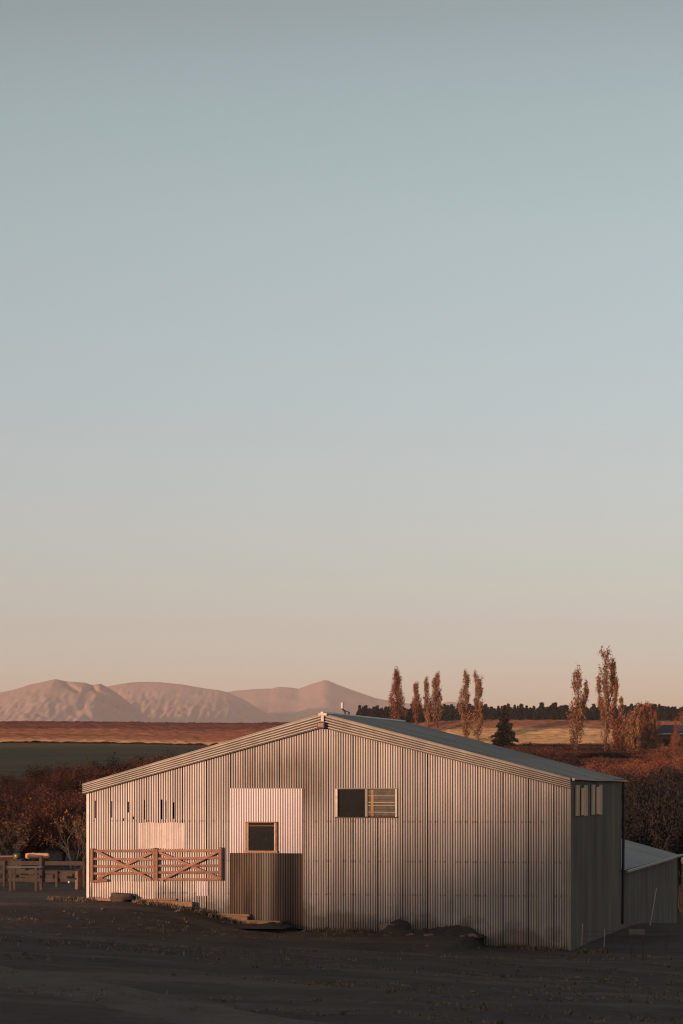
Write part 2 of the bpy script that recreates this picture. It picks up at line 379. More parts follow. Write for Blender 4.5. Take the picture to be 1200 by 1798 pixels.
# two translucent side lights with a salmon strip painting the light that shows through between
def vside(px, py):
    k = (px - 600) / F_PX; p = Lw(UR, 0, 0); v = (k * p.y - p.x) / (SU - k * CU); Y = p.y + CU * v
    return v, CAM_Z - (py - HZ) / F_PX * Y
for (a, b, c_, d_, e, f) in [((1009, 1016), (1017.5, 1023), (1023.5, 1030), 1379, 1433, 1384), ((1037, 1043.5), (1044.5, 1050), (1050.5, 1056), 1378, 1431, 1382)]:
    fr = None
    for k, (x0, x1) in enumerate((a, b, c_)):
        v0, z0 = vside(x0, e if k != 1 else e - 1); v1, z1 = vside(x1, c_[0] and d_ if k != 1 else f)
        z1 = vside((x0 + x1) / 2, (d_ if k != 1 else f))[1]
        zt_, zb_ = vside(x0, c_[0] * 0 + (d_ if k != 1 else f))[1], vside(x0, e if k != 1 else e - 1)[1]
        m = MB()
        if k == 1:
            m.box(UR + .05, UR + .075, v0, v1, zb_, zt_, 1, .004); m.build('glow_strip', M['salmon'], fr)
        else:
            nseg = 5
            for q in range(nseg):
                va = v0 + (v1 - v0) * q / nseg; vb = v0 + (v1 - v0) * (q + 1) / nseg
                m.box(UR + .03, UR + .045 + (.012 if q % 2 else 0), va, vb - .01, zb_, zt_, 1.1 if q % 2 else .95)
            o_ = m.build('side_light' if fr is None else 'light_sheet', M['fibre'], barn if fr is None else fr)
            if fr is None: fr = o_
# twin window: dark opening left, louvres right
zt_, zb_ = w1[3], w1[1]
wf = MB()
wf.box(w1[0] - .02, w1[0] + .045, -.055, .05, zb_ - .02, zt_ + .01, 1.2, .006); fm = None
fo = wf.build('twin_window', M['white'], barn)
m = MB(); um = Fp(644.5, 1400)[0]; m.box(um - .05, um + .03, -.04, .05, zb_, zt_, .7, .005); m.build('mullion', M['barge'], fo)
m = MB(); m.box(w2[2] - .02, w2[2] + .035, -.045, .05, zb_ - .02, zt_ + .01, 1.0, .005); m.build('jamb', M['white'], fo)
m = MB(); m.box(w1[0] - .03, w2[2] + .045, -.03, .05, zt_, zt_ + .03, .5); m.build('head', M['barge'], fo)
m = MB(); m.box(w1[0] - .03, w2[2] + .045, -.075, .05, zb_ - .035, zb_ - .005, .35); m.build('sill', M['darkmetal'], fo)
m = MB(); m.box(w1[0] + .05, um - .055, .03, .036, zb_ + .01, zt_ - .01); m.build('dark_pane', M['glass'], fo)
m = MB(); n = 8
for k in range(n):
    z = zb_ + .03 + (zt_ - zb_ - .04) * k / n; hh = (zt_ - zb_ - .04) / n
    m.face([(um + .04, -.012, z), (w2[2] - .025, -.012, z), (w2[2] - .025, .03, z + hh * 1.08), (um + .04, .03, z + hh * 1.08)], 1)
m.build('louvre_blades', M['louvre'], fo)
m = MB()
for k in range(n):
    z = zb_ + .03 + (zt_ - zb_ - .04) * k / n
    if k in (1, 3, 4, 6): m.box(um + .04, w2[2] - .025, -.018, -.013, z - .002, z + .010, 1)
m.build('louvre_edges', M['fibre'], fo)
m = MB(); uq = Fp(655, 1400)[0]; m.box(uq - .045, uq + .045, .04, .09, zb_ + .01, zt_ - .02); m.box(um + .03, w2[2], .09, .095, zb_, zt_, .6); m.build('inner_stud', M['timber'], fo)
m = MB(); m.box(uq - .05, uq + .03, -.020, -.0185, zb_ + .02, zt_ - .03); m.build('taped_strip', M['sleeper'], fo)
# square window in the insert
zt_, zb_ = w3[3], w3[1]; x0, x1 = w3[0], w3[2]
m = MB(); m.box(x0 - .035, x0 + .025, -.09, .03, zb_ - .03, zt_ + .03, 1, .006); m.box(x1 - .025, x1 + .035, -.09, .03, zb_ - .03, zt_ + .03, .9, .006)
m.box(x0 - .035, x1 + .035, -.088, .03, zt_, zt_ + .032, .9); sw = m.build('square_window', M['timber'], barn)
m = MB(); m.box(x0 - .05, x1 + .05, -.12, .03, zb_ - .055, zb_ + .005, 1.1, .006); m.build('sill', M['sleeper'], sw)
for q0, q1 in ((x0 + .028, x0 + .055), (x1 - .058, x1 - .03)): m = MB(); m.box(q0, q1, -.07, .0, zb_ + .006, zt_ - .002); m.build('sash', M['white'], sw)
m = MB(); m.box(x0 + .05, x1 - .05, -.022, -.016, zb_ + .01, zt_ - .01); m.build('pane', M['glass'], sw)
m = MB(); m.box(x0 + .06, x1 - .06, -.030, -.0245, zt_ - .11, zt_ - .07, .35); m.build('reflection_strip', M['sleeper'], sw)  # added strip painting the brown reflection band on the pane
# ridge bracket and floodlight on the apex
def Fb(px, py, dv=.16): u, z = Fp(px, py); return u, -dv, z
a = Fp(562, 1257); b = Fp(577, 1252.5); mb = MB(); mb.box(a[0], b[0], -.22, -.145, a[1], b[1], 1, .01)
a = Fp(566.5, 1267.5); b = Fp(571.5, 1257); mb.box(a[0], b[0], -.20, -.15, a[1], b[1], 1, .008)
fl = empty('floodlight', P0, -TH, 'small dark floodlight with a white bracket fixed at the peak of the gable', 'light')
mb.build('bracket', M['white'], fl)
a = Fp(560.5, 1279.5); b = Fp(574, 1268.5); mb = MB(); mb.box(a[0], b[0], -.30, -.15, a[1], b[1], 1, .015); ho = mb.build('housing', M['darkmetal'], fl)
mb = MB(); mb.box(a[0] + .03, b[0] - .03, -.312, -.301, a[1] + .05, b[1] - .03, 1, .004); mb.build('lens', M['lens'], fl)
# aerial on the rear of the ridge
av = 4.2; k = (601 - 600) / F_PX; pr = Lw(UA, av, 0)
an = empty('aerial', Lw(UA + .0, av, 0), -TH, 'small white aerial on a bent dark arm behind the roof ridge', 'aerial')
zz = lambda py: CAM_Z - (py - HZ) / F_PX * pr.y
xx = lambda px: (px - 600) / F_PX * pr.y - pr.x
mb = MB(); mb.tube([(xx(601), 0, zz(1244)), (xx(601), 0, zz(1233.5))], [.045, .05], 8); mb.build('antenna', M['white'], an)
mb = MB(); mb.tube([(xx(601), 0, zz(1244.5)), (xx(605), 0, zz(1249)), (xx(607), 0, zz(1258))], .03, 6); mb.tube([(xx(604), 0, zz(1247.5)), (xx(613), 0, zz(1251)), (xx(614), 0, zz(1259))], .03, 6); mb.build('arm', M['darkmetal'], an)

# ------------------------------------------------------------------ low shed behind, flush with the barn's side
shed = empty('low_shed', Lw(UR, DEP, 0), -TH, 'low olive lean-to shed with a grey-green roof behind the barn', 'shed')
SE = 1.97; SL = 19.0; SW_ = 3.0
mb = MB(); corr(mb, .02, SL, lambda v: SE - .03, lambda v: -1.8, v0=0, axis='v', seed=41, depth=-.8, var=.06); mb.build('wall', M['side'], shed)
mb = MB(); mb.face([(0, SL, -1.8), (-6, SL, -1.8), (-6, SL, SE + 1.6), (0, SL, SE - .05)]); mb.face([(0.05, SL, -1.8), (-6, SL, -1.8), (-6, SL, SE + 1.6), (0.05, SL, SE - .05)][::-1]); mb.build('end_wall', M['side'], shed)
mb = MB(); rr = random.Random(8)
for i in range(int(SL / .0762 / 2) + 3):
    va = i * .1524; tt = 1.1 if (i // 5) % 2 else .98
    if 13.9 < va < 14.1: tt = .4
    zt2 = lambda u: SE - .275 * u
    for uu0, uu1 in ((.12, -6),):
        mb.face([(uu0, va, zt2(uu0)), (uu0, va + .076, zt2(uu0) + .014), (uu1, va + .076, zt2(uu1) + .014), (uu1, va, zt2(uu1))], tt)
        mb.face([(uu0, va + .076, zt2(uu0) + .014), (uu0, va + .1524, zt2(uu0)), (uu1, va + .1524, zt2(uu1)), (uu1, va + .076, zt2(uu1) + .014)], tt)
mb.build('roof', M['roof'], shed)
mb = MB(); mb.beam((.17, .2, SE - .09), (.17, SL * .72, SE - .06), .09, .07); mb.beam((.17, SL * .72, SE - .06), (.17, SL + .5, SE - .01), .09, .07); mb.build('gutter', M['gutter'], shed)

# ------------------------------------------------------------------ gates hung flat on the front wall
def gate(pts_rails, x0, x1, diag, stiles, name_label, seed, extra=()):
    g = empty('farm_gate', P0, -TH, name_label, 'gate', 'timber farm gates hung on the barn wall')
    rr = random.Random(seed)
    for (ya, yb, xa, xb) in pts_rails:
        m = MB(); a = Fp(xa, ya); b = Fp(xb, yb); m.beam((a[0], -.12, a[1]), (b[0], -.12, b[1]), .022, .072, tone=rr.uniform(.85, 1.15)); m.build('rail', M['gatewood'], g)
    for (xa, ya, xb, yb, dv) in diag:
        m = MB(); a = Fp(xa, ya); b = Fp(xb, yb); m.beam((a[0], -dv, a[1]), (b[0], -dv, b[1]), .024, .076, tone=rr.uniform(1.0, 1.35)); m.build('brace', M['gatewood'], g)
    for (xc, ya, yb, wpx) in stiles:
        a = Fp(xc - wpx / 2, yb); b = Fp(xc + wpx / 2, ya); m = MB(); m.box(a[0], b[0], -.17, -.07, a[1], b[1], 1.0, .008); m.build('stile', M['gatewood'], g)
    for e in extra: e(g)
    return g
gate([(1494, 1494, 165, 272), (1508, 1509, 165, 272), (1521, 1522, 165, 272), (1534, 1532.5, 165, 272)], 160, 275,
     [(172, 1495, 268, 1545, .145), (268, 1497, 172, 1543, .098)], [(163.5, 1490, 1547, 5), (272.6, 1489, 1546, 4.4)], 'left timber farm gate, bottom rail broken off, hung on the barn wall', 1,
     [lambda g: (lambda m: (m.beam((Fp(161, 1548)[0], -.12, Fp(161, 1548)[1]), (Fp(191, 1546)[0], -.13, Fp(191, 1546)[1]), .03, .07, tone=.8), m.beam((Fp(175, 1542)[0], -.15, Fp(175, 1542)[1]), (Fp(190, 1546)[0], -.15, Fp(190, 1546)[1]), .02, .05, tone=.9), m.build('broken_rail', M['gatewood'], g)))(MB())])
gate([(1494, 1493.5, 278, 388), (1508, 1506, 278, 388), (1520.5, 1520, 278, 388), (1532, 1532, 278, 388), (1544, 1544, 278, 388)], 275, 392,
     [(387, 1494, 284, 1546, .147), (279, 1496, 388, 1543, .098)], [(277.4, 1490.5, 1546.5, 4.4), (389, 1488, 1546, 5)], 'right timber farm gate with all five rails, beside the inserted bright panel', 2)

# ------------------------------------------------------------------ terrain
def lerp_tab(tab, x):
    if x <= tab[0][0]: return tab[0][1]
    for (a, za), (b, zb) in zip(tab, tab[1:]):
        if x <= b: return za + (zb - za) * (x - a) / (b - a)
    return tab[-1][1]
def sstep(a, b, x): t_ = min(1, max(0, (x - a) / (b - a))); return t_ * t_ * (3 - 2 * t_)
PL = [(115, 1.5), (130, 1.9), (200, 3.5), (400, 8.2), (600, 12.9), (616, 15.85), (628, 17.6), (700, 18.9), (1600, 29.8), (4000, 46), (6500, 60), (40000, 60)]
PR = [(100, -.35), (116, -1.05), (132, -.9), (160, 1.2), (200, 3.5), (400, 8.0), (540, 11.3), (562, 14.9), (574, 16.6), (640, 17.9), (700, 18.9), (1600, 29.8), (4000, 46), (6500, 60), (40000, 60)]
def gbase(x, y):
    dx, dy = x - P0.x, y - P0.y; u = dx * CU - dy * SU; v = dx * SU + dy * CU
    near = gline(u) - .02
    near = near + .0 if u < 7.5 else near - .02 * min(8, u - 7.5)
    fg = .42 - .055 * max(-14, min(9, x)) + .004 * (y - 75)
    z = near + (fg - near) * sstep(.6, 9, -v)
    if y < 50: z *= max(0, min(1, (y + 10) / 60))
    if y > 95:
        s = sstep(-30, 30, x) if y > 300 else sstep(-6, 6, x)
        p = lerp_tab(PL, y) * (1 - s) + lerp_tab(PR, y) * s
        z = z + (p - z) * sstep(95, 118, y)
    return z
def g(x, y):
    z = gbase(x, y); V = Vector((x, y, 0))
    dx, dy = x - P0.x, y - P0.y; u = dx * CU - dy * SU; v = dx * SU + dy * CU
    a = .25 + .75 * sstep(.1, 3, -v) if v < 0 else .3
    z += a * .09 * noise.noise(V * .22) + a * .035 * noise.noise(V * .9 + Vector((5, 0, 0))) + a * .022 * noise.noise(V * 2.6)
    if y > 150: z += .5 * noise.noise(V * .02) * sstep(150, 300, y)
    if 535 < y < 720: z -= .25
    return z
def grid(xs, ys, zf, name, mat):
    V = [(x, y, zf(x, y)) for y in ys for x in xs]; nx = len(xs)
    Fc = [(j * nx + i, j * nx + i + 1, (j + 1) * nx + i + 1, (j + 1) * nx + i) for j in range(len(ys) - 1) for i in range(nx - 1)]
    return mesh_obj(name, V, Fc, mat, smooth=True)
def grow(a, b, s0, k):
    o = [a]; s = s0
    while (o[-1] < b): o.append(o[-1] + s); s *= k
    return o
xr = [i * .13 for i in range(0, 125)]; xr += grow(xr[-1] + .2, 12500, .25, 1.16)
xs = [-x for x in xr[:0:-1]] + xr
ys = sorted([-y for y in grow(1, 6000, 4, 1.3)]) + [0, 8, 16, 24, 32, 40, 45] + [48 + i * .16 for i in range(300)] + sorted(grow(96.2, 13500, .4, 1.06) + [530, 541, 551, 562, 568, 574, 590, 600, 608, 616, 622, 628, 640, 660])
t = NT('dark_yard_soil'); n = t.noise((1, 1, 1), .35, 6, .6); n2 = t.noise((1, 1, 1), 3.0, 6, .7); n3 = t.noise((.25, 1, 1), .5, 5, .6)
c = t.mix(t.rng(n, .35, .68), (.050, .038, .029), (.082, .063, .047)); c = t.mix(t.rng(n3, .50, .68, 0, .8), c, (.125, .094, .068)); c = t.mix(t.rng(n2, .5, .8, 0, .6), c, (.044, .035, .028))
XY = t.xyz(); gy = t.rng(XY[1], 118, 160); grn = t.mix(t.rng(t.noise((.03, .07, 1), 1.0, 7, .65), .38, .66), (.080, .066, .024), (.150, .098, .042))
c = t.mix(gy, c, grn); c = t.mix(t.math('MULTIPLY', gy, t.rng(XY[0], 12, 30)), c, (.20, .085, .04)); c = t.mix(t.rng(XY[1], 690, 720), c, (.30, .17, .09))
t.bump(n2, .8, .12); M['soil'] = t.done(c, .95, 0, .15)
tag(grid(xs, ys, g, 'ground', M['soil']), kind='structure')
# wheel track crossing the near left corner
TR = [(-30, 72.5), (-16, 69.0), (-8, 65.0), (-4.5, 60.6), (-1.6, 56.5), (1.5, 52), (5, 46), (9, 38)]
t = NT('pale_gravel_track'); n = t.noise((1, 1, 1), .9, 6, .65); n2 = t.noise((1, 1, 1), 9, 5, .7)
c = t.mix(t.rng(n, .35, .65), (.085, .066, .05), (.125, .098, .075)); c = t.mix(t.rng(n2, .5, .7, 0, .6), c, (.045, .038, .033)); t.bump(n2, .6, .05); M['track'] = t.done(c, .95, 0, .15)
def track(off0, off1, name):
    m = MB(); pts = []
    tp = [Vector(p).to_3d() for p in TR]; dense = []
    for a, b in zip(tp, tp[1:]):
        for k in range(30): dense.append(a.lerp(b, k / 30))
    for q in range(3): dense = [dense[0]] + [(dense[i - 1] + dense[i] * 2 + dense[i + 1]) / 4 for i in range(1, len(dense) - 1)] + [dense[-1]]
    for i in range(len(dense) - 1):
        d = (dense[i + 1] - dense[i]).normalized(); nn = Vector((d.y, -d.x, 0)) * -1
        row = []
        for k in range(13):
            f = k / 12; o = off0 + (off1 - off0) * f + (.35 * noise.noise(dense[i] * .7) if k in (0, 12) else 0)
            p = dense[i] - nn * o; row.append((p.x, p.y, g(p.x, p.y) + (.02 if 0 < k < 12 else -.05)))
        pts.append(row)
    V = [p for r in pts for p in r]; Fc = [(j * 13 + i, j * 13 + i + 1, (j + 1) * 13 + i + 1, (j + 1) * 13 + i) for j in range(len(pts) - 1) for i in range(12)]
    tag(mesh_obj(name, V, Fc, M['track'], smooth=True), kind='structure')
track(.0, 3.4, 'track')
# rough dry pasture on the two terrace banks
t = NT('dry_pasture_grass'); XY = t.xyz(); n = t.noise((.03, .25, 1), 1.0, 6, .6); n2 = t.noise((1, 1, 1), .25, 5, .7)
gold = t.mix(t.rng(n, .35, .65), (.56, .32, .14), (.68, .43, .20)); rust = t.mix(t.rng(n, .35, .65), (.27, .105, .06), (.38, .165, .085)); brown = t.mix(t.rng(n, .4, .6), (.13, .055, .04), (.20, .085, .055))
yw = t.math('ADD', XY[1], t.rng(t.noise((.02, .02, 1), 1, 3), 0, 1, -2, 2))
right = t.mix(t.rng(yw, 561, 563), gold, rust); left = t.mix(t.rng(yw, 615, 618), rust, brown)
edge = t.mix(t.rng(XY[1], 601, 604.5), (.60, .33, .17), left)
c = t.mix(t.rng(XY[0], -5, 15), edge, right); c = t.mix(t.rng(n2, .35, .6, .35, 0), c, (.22, .10, .05)); M['pasture'] = t.done(c, .95, 0, .1)
def zp(x, y):
    V = Vector((x, y, 0)); e = min(1, (y - y00) / 4, 1)
    return gbase(x, y) + .55 * noise.noise(V * .02) + .12 + .32 * noise.noise(Vector((x * .55, y * 1.1, 3))) + .25 * noise.noise(Vector((x * 1.6, y * 1.9, 9)))
y00 = 600
tag(grid([-220 + i * .8 for i in range(276)], [600 + i * .35 for i in range(110)], zp, 'pasture', M['pasture']), kind='structure')
y00 = 540
tag(grid([.2 + i * .8 for i in range(275)], [541 + i * .35 for i in range(180)], zp, 'pasture', M['pasture']), kind='structure')
# hill added out of view behind the photographer, crest shaped to shade yard and wall
HP = [(-700, 5), (-400, 28), (-350, 60), (-320, 76), (-200, 75), (-100, 60), (-54, 50.5), (-30, 47.5), (-24, 45), (-19, 40.5), (-13, 38.5), (-9, 37.2), (-6.7, 38.0), (0, 42.5), (6.7, 45.4), (20, 53), (60, 60), (200, 66), (400, 40), (700, 5)]
AX = Vector((math.cos(R(SUN_AZ)), -math.sin(R(SUN_AZ)), 0)); AD = Vector((-math.sin(R(SUN_AZ)), -math.cos(R(SUN_AZ)), 0))
ws = [-700, -550, -450, -400, -375, -350, -335, -320, -260, -200, -150, -100, -75] + [-60 + 2 * i for i in range(50)] + [45, 60, 90, 130, 200, 300, 400, 550, 700]; ds = [i * 20 for i in range(-12, 25)]
V = []; Fc = []
for d in ds:
    for w in ws:
        p = P0 + AX * w + AD * (550 + d); k = math.exp(-(d / 130.0) ** 2) if d < 0 else math.exp(-(d / 260.0) ** 2)
        V.append((p.x, p.y, -3 + (lerp_tab(HP, w) + 3) * k))
nw = len(ws)
for j in range(len(ds) - 1):
    for i in range(nw - 1): Fc.append((j * nw + i, j * nw + i + 1, (j + 1) * nw + i + 1, (j + 1) * nw + i))
M['shade_hill'] = simple('hill_grass', (.08, .07, .04), (.14, .11, .06), .05)
tag(mesh_obj('shade_hill', V, Fc, M['shade_hill'], smooth=True), kind='structure')

# ------------------------------------------------------------------ mountains
t = NT('tussock_mountain'); n = t.noise((1, 1, 1), .004, 8, .65); n2 = t.noise((1, .5, 2), .03, 7, .75)
c = t.mix(t.rng(n, .35, .65), (.34, .225, .185), (.43, .30, .25)); c = t.mix(t.rng(n2, .5, .72, 0, .6), c, (.21, .14, .115)); n3 = t.noise((1, 1, 1), .09, 6, .8); c = t.mix(t.rng(n3, .52, .64, 0, .65), c, (.16, .11, .085)); M['mountain'] = t.done(c, .95, 0, .1)
def mountain(Y, prof, depth, seed, x0, x1, creases=(), name='mountain_range'):
    P = [((px - 600) / F_PX * Y, CAM_Z - (py - HZ) / F_PX * Y) for px, py in prof]
    xsm = [x0 + (x1 - x0) * i / 420 for i in range(421)]; dsm = [-1 + 2.0 * j / 150 for j in range(151)]
    V = []
    for d in dsm:
        for x in xsm:
            h = lerp_tab(P, x)
            wx = 60 * noise.noise(Vector((x / 300, d * 2, seed)))
            r1 = 1 - abs(noise.noise(Vector(((x + wx) / 210 + d * .9 + seed, d * 1.1, seed)))) * 2
            r2 = 1 - abs(noise.noise(Vector(((x + wx) / 85 - d * 1.6, d * 2.2, seed + 4)))) * 2
            r3 = 1 - abs(noise.noise(Vector(((x + wx) / 34 + d * 2.0, d * 6, seed + 8)))) * 2
            fine = noise.noise(Vector((x / 12, d * 22, seed))); m_ = min(1, abs(d) * 3.2) * (1 - abs(d)) ** .7
            z = 40 + (h - 40) * (1 - abs(d)) ** 1.25 + m_ * (r1 * 5 + r2 * 5 + r3 * 6 + fine * 8 - 16)
            if d < 0:
                yy = Y + d * depth; sx, sy = x / yy * F_PX + 600, HZ - (z - CAM_Z) / yy * F_PX
                for (ax_, ay, bx_, by, dp) in creases:
                    L2 = (bx_ - ax_) ** 2 + (by - ay) ** 2; tt = max(0, min(1, ((sx - ax_) * (bx_ - ax_) + (sy - ay) * (by - ay)) / L2))
                    dd = math.hypot(sx - ax_ - tt * (bx_ - ax_), sy - ay - tt * (by - ay)); z -= dp * math.exp(-(dd / 2.2) ** 2)
            V.append((x, Y + d * depth, z))
    nx = len(xsm); Fc = [(j * nx + i, j * nx + i + 1, (j + 1) * nx + i + 1, (j + 1) * nx + i) for j in range(150) for i in range(nx - 1)]
    tag(mesh_obj(name, V, Fc, M['mountain'], smooth=True), kind='structure')
mountain(7200, [(-1500, 1240), (-600, 1225), (-300, 1240), (-100, 1228), (0, 1216), (22, 1212), (50, 1203), (97, 1192.5), (120, 1197), (150, 1199), (162, 1203), (177, 1200.5), (200, 1213), (230, 1236), (272, 1268), (300, 1290), (400, 1330)], 1300, 1.3, -1900, -150, [(112, 1198, 137, 1213, 22), (160, 1205, 205, 1234, 22), (180, 1203, 268, 1264, 26), (176, 1227, 216, 1244, 24), (238, 1252, 250, 1262, 18)])
mountain(8300, [(-200, 1330), (60, 1250), (140, 1215), (180, 1207), (225, 1199), (245, 1197.5), (280, 1198), (320, 1202), (360, 1209), (385, 1212), (403, 1217), (430, 1229), (470, 1255), (520, 1290), (600, 1330)], 1500, 5.1, -1500, 100)
mountain(9400, [(200, 1330), (300, 1260), (350, 1225), (385, 1217), (420, 1212.5), (450, 1210), (480, 1209), (487, 1206), (505, 1207), (525, 1209.5), (545, 1202), (573, 1193.5), (595, 1203), (625, 1214), (660, 1226), (700, 1234), (760, 1238), (790, 1232), (830, 1238), (900, 1248), (1100, 1256), (1500, 1252), (2400, 1240), (3500, 1290)], 1700, 9.7, -900, 5000)

# ------------------------------------------------------------------ vegetation
def leafmat(name, cols, rough=.8, tr=.0):
    t = NT(name); a = t.attr()
    c = t.mix(t.rng(a, 0, .5), cols[0], cols[1]); c = t.mix(t.rng(a, .5, 1), c, cols[2])
    return t.done(c, rough, 0, .15)
M['poplar'] = leafmat('poplar_autumn_leaf', [(.115, .055, .032), (.20, .088, .042), (.30, .15, .07)])
M['poplar_red'] = leafmat('poplar_russet_leaf', [(.10, .038, .028), (.17, .06, .036), (.25, .10, .05)])
M['bark'] = simple('grey_brown_bark', (.15, .09, .065), (.09, .058, .042), 3)
M['pale_bark'] = simple('pale_twig_bark', (.22, .16, .12), (.13, .10, .075), 3)
M['red_bark'] = simple('dark_red_twig_bark', (.085, .045, .034), (.05, .03, .024), 3)
M['pine'] = leafmat('dark_pine_needles', [(.005, .006, .005), (.009, .010, .008), (.014, .014, .010)])
M['conifer'] = leafmat('dark_conifer_needles', [(.018, .019, .013), (.034, .032, .020), (.062, .050, .030)])
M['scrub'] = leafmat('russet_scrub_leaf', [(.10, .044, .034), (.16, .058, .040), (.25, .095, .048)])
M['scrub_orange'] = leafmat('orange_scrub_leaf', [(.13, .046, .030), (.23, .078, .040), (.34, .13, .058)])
M['scrub_dark'] = leafmat('evergreen_and_shaded_leaf', [(.012, .011, .010), (.020, .017, .015), (.034, .024, .020)])  # also darkens bushes by colour where the barn's shade falls
M['scrub_amber'] = leafmat('amber_leaf', [(.32, .12, .04), (.46, .18, .055), (.6, .27, .09)])
def leaf_quads(rr, pts_fn, n, s0, s1, stretch=1.3):
    V = []; Fc = []; T = []
    for i in range(n):
        p, dirv, tn = pts_fn(rr)
        a = Vector((rr.gauss(0, 1), rr.gauss(0, 1), rr.gauss(0, 1))).normalized(); a = (a + dirv * 1.0)
        a = a.normalized() if a.length > .05 else Vector((0, 0, 1)); b = a.cross(Vector((rr.gauss(0, 1), rr.gauss(0, 1), rr.gauss(0, 1))))
        b = b.normalized() if b.length > .05 else a.orthogonal().normalized(); s = rr.uniform(s0, s1) / 2
        k = len(V); V += [p - a * s * stretch, p + b * s * .8, p + a * s * stretch, p - b * s * .8]
        Fc.append((k, k + 1, k + 2, k + 3)); T.append(tn)
    return V, Fc, T
UP = Vector((0, 0, 1))
def poplar(loc, H, Wd, seed, label, mat='poplar', forks=(), nleaf=2600, lo=.08, shape=None, group=None, dens=2.3, lsz=(.10, .24)):
    rr = random.Random(seed); Wd *= 1.22; root = empty('poplar', loc, rr.uniform(0, 6), label, 'tree', group or 'tall poplars in autumn leaf beyond the barn')
    root.rotation_euler[2] = 0
    tb = MB(); segs = []
    def stem(base, dirx, h, r, wob):
        pts = []
        for k in range(9):
            f = k / 8; pts.append(base + Vector((dirx[0] * h * (1 - (1 - f) ** 2.5) * .5 + wob * math.sin(f * 5 + seed), dirx[1] * h * .4 * f + wob * math.cos(f * 4), h * f)))
        tb.tube(pts, [max(.03, r * (1 - k / 8.5)) for k in range(9)], 6); return pts
    stems = [(stem(Vector((0, 0, 0)), (0, 0), H * .97, H * .014, Wd * .04), H, Wd, lo)]
    for (h0, dx, h, wd) in forks:
        i0 = stems[0][0]; b = i0[min(8, int(h0 / H * 8))]; stems.append((stem(Vector((b.x, b.y, h0)), (dx * 2 / h, .1), h, H * .008, .05), h, wd, .12))
    crown = []
    for pts, h, wd, l0 in stems:
        nb = int(64 * (h / H) + 8)
        for i in range(nb):
            f = l0 + (.97 - l0) * rr.random() ** .9; k = min(7, int(f * 8)); p = pts[k].lerp(pts[k + 1], f * 8 - k)
            prof = (shape or (lambda q: min(1, (q + .15) * 2.2) * (1 - max(0, q - .35) / .65 * .88)))(f)
            reach = wd / 2 * prof * rr.uniform(.5, 1.15); ln = h * rr.uniform(.08, .17) * (1.1 - f * .6); ph = rr.uniform(0, 2 * math.pi)
            d = Vector((math.cos(ph), math.sin(ph), 0)); bp = [p + d * reach * (1 - (1 - q) ** 2) + UP * ln * q ** 1.3 for q in (0, .3, .65, 1)]
            tb.tube(bp, [.05, .035, .025, .012], 3, False); crown.append((bp, rr.uniform(.0, 1)))
    def pf(r):
        bp, tn = crown[r.randrange(len(crown))]; q = r.random() ** .7 * 3; k = min(2, int(q)); p = bp[k].lerp(bp[k + 1], q - k)
        sp = Wd * .035 + .06; return p + Vector((r.gauss(0, sp), r.gauss(0, sp), r.gauss(0, sp * 2.2))), UP * 1.2, min(1, max(0, tn + r.uniform(-.35, .35)))
    tb.build('trunk', M['bark'], root)
    V, Fc, T = leaf_quads(rr, pf, int(nleaf * dens), *lsz, 1.5)
    mesh_obj('crown', V, Fc, M[mat], root, T)
    return root
def pop_at(px, top, base, Y, wpx, seed, label, **k):
    z = g((px - 600) / F_PX * Y, Y); H = CAM_Z - (top - HZ) / F_PX * Y - z
    if 'forks' in k: k['forks'] = [(a * H, b / F_PX * Y, c * H, d / F_PX * Y) for a, b, c, d in k['forks']]
    return poplar(Vector(((px - 600) / F_PX * Y, Y, z)), H, wpx / F_PX * Y, seed, label, **k)
narrow = lambda q: min(1, (q + .2) * 1.6) * (1 - max(0, q - .5) / .5 * .75)
col_ = lambda q: .75 + .25 * math.sin(q * 7)
pop_at(697, 1179, 1290, 560, 27, 11, 'broad tapering poplar, first from the left above the barn roof', mat='poplar_red', nleaf=3000)
pop_at(731, 1201, 1290, 575, 15, 12, 'smallest slim poplar of the left row, between the broad first one and the next pair', mat='poplar_red', nleaf=1500, shape=narrow)
pop_at(750, 1188, 1290, 560, 12, 13, 'thin poplar touching the left side of a fuller one above the roof', nleaf=1300, shape=narrow)
pop_at(767, 1184, 1290, 560, 20, 14, 'full ragged poplar on the right of its touching pair above the roof', nleaf=2400, shape=narrow)
pop_at(818, 1181, 1300, 545, 19, 15, 'poplar with a pointed top, left of the two standing before the golden field', nleaf=2100, shape=narrow)
pop_at(840, 1182, 1300, 545, 19, 16, 'poplar with a blunt even column, right of the two standing before the golden field', nleaf=2100, shape=col_)
pop_at(1014, 1173, 1335, 440, 26, 17, 'tall poplar with a pale trunk and one separate side shoot on its right', nleaf=2300, lo=.05, forks=[(.42, 16, .40, 8)], shape=lambda q: min(1, (q + .5) * 1.1) * (1 - max(0, q - .35) / .65 * .72))
pop_at(1064, 1138, 1335, 430, 26, 18, 'tallest poplar with open forked limbs, near the right edge', nleaf=3200, lo=.05, forks=[(.36, 13, .52, 9), (.30, 19, .40, 9), (.3, -12, .42, 8)], shape=lambda q: min(1, (q + .4) * 1.1) * (1 - max(0, q - .5) / .5 * .6) * (.6 if .45 < q < .7 else 1))
pop_at(1092, 1225, 1335, 430, 12, 19, 'short thin poplar just right of the tallest one', nleaf=900, shape=narrow)
YL = ['young poplar third from the left of the russet thicket', 'tallest young poplar of the russet thicket, with a pointed tip', 'young poplar just right of the tallest tip of the russet thicket', 'leftmost bushy young poplar of the russet thicket', 'lowest bushy poplar of the russet thicket, second from its left end', 'rightmost slim young poplar of the russet thicket, beside the dark evergreen', 'narrow young poplar squeezed in the middle of the russet thicket']
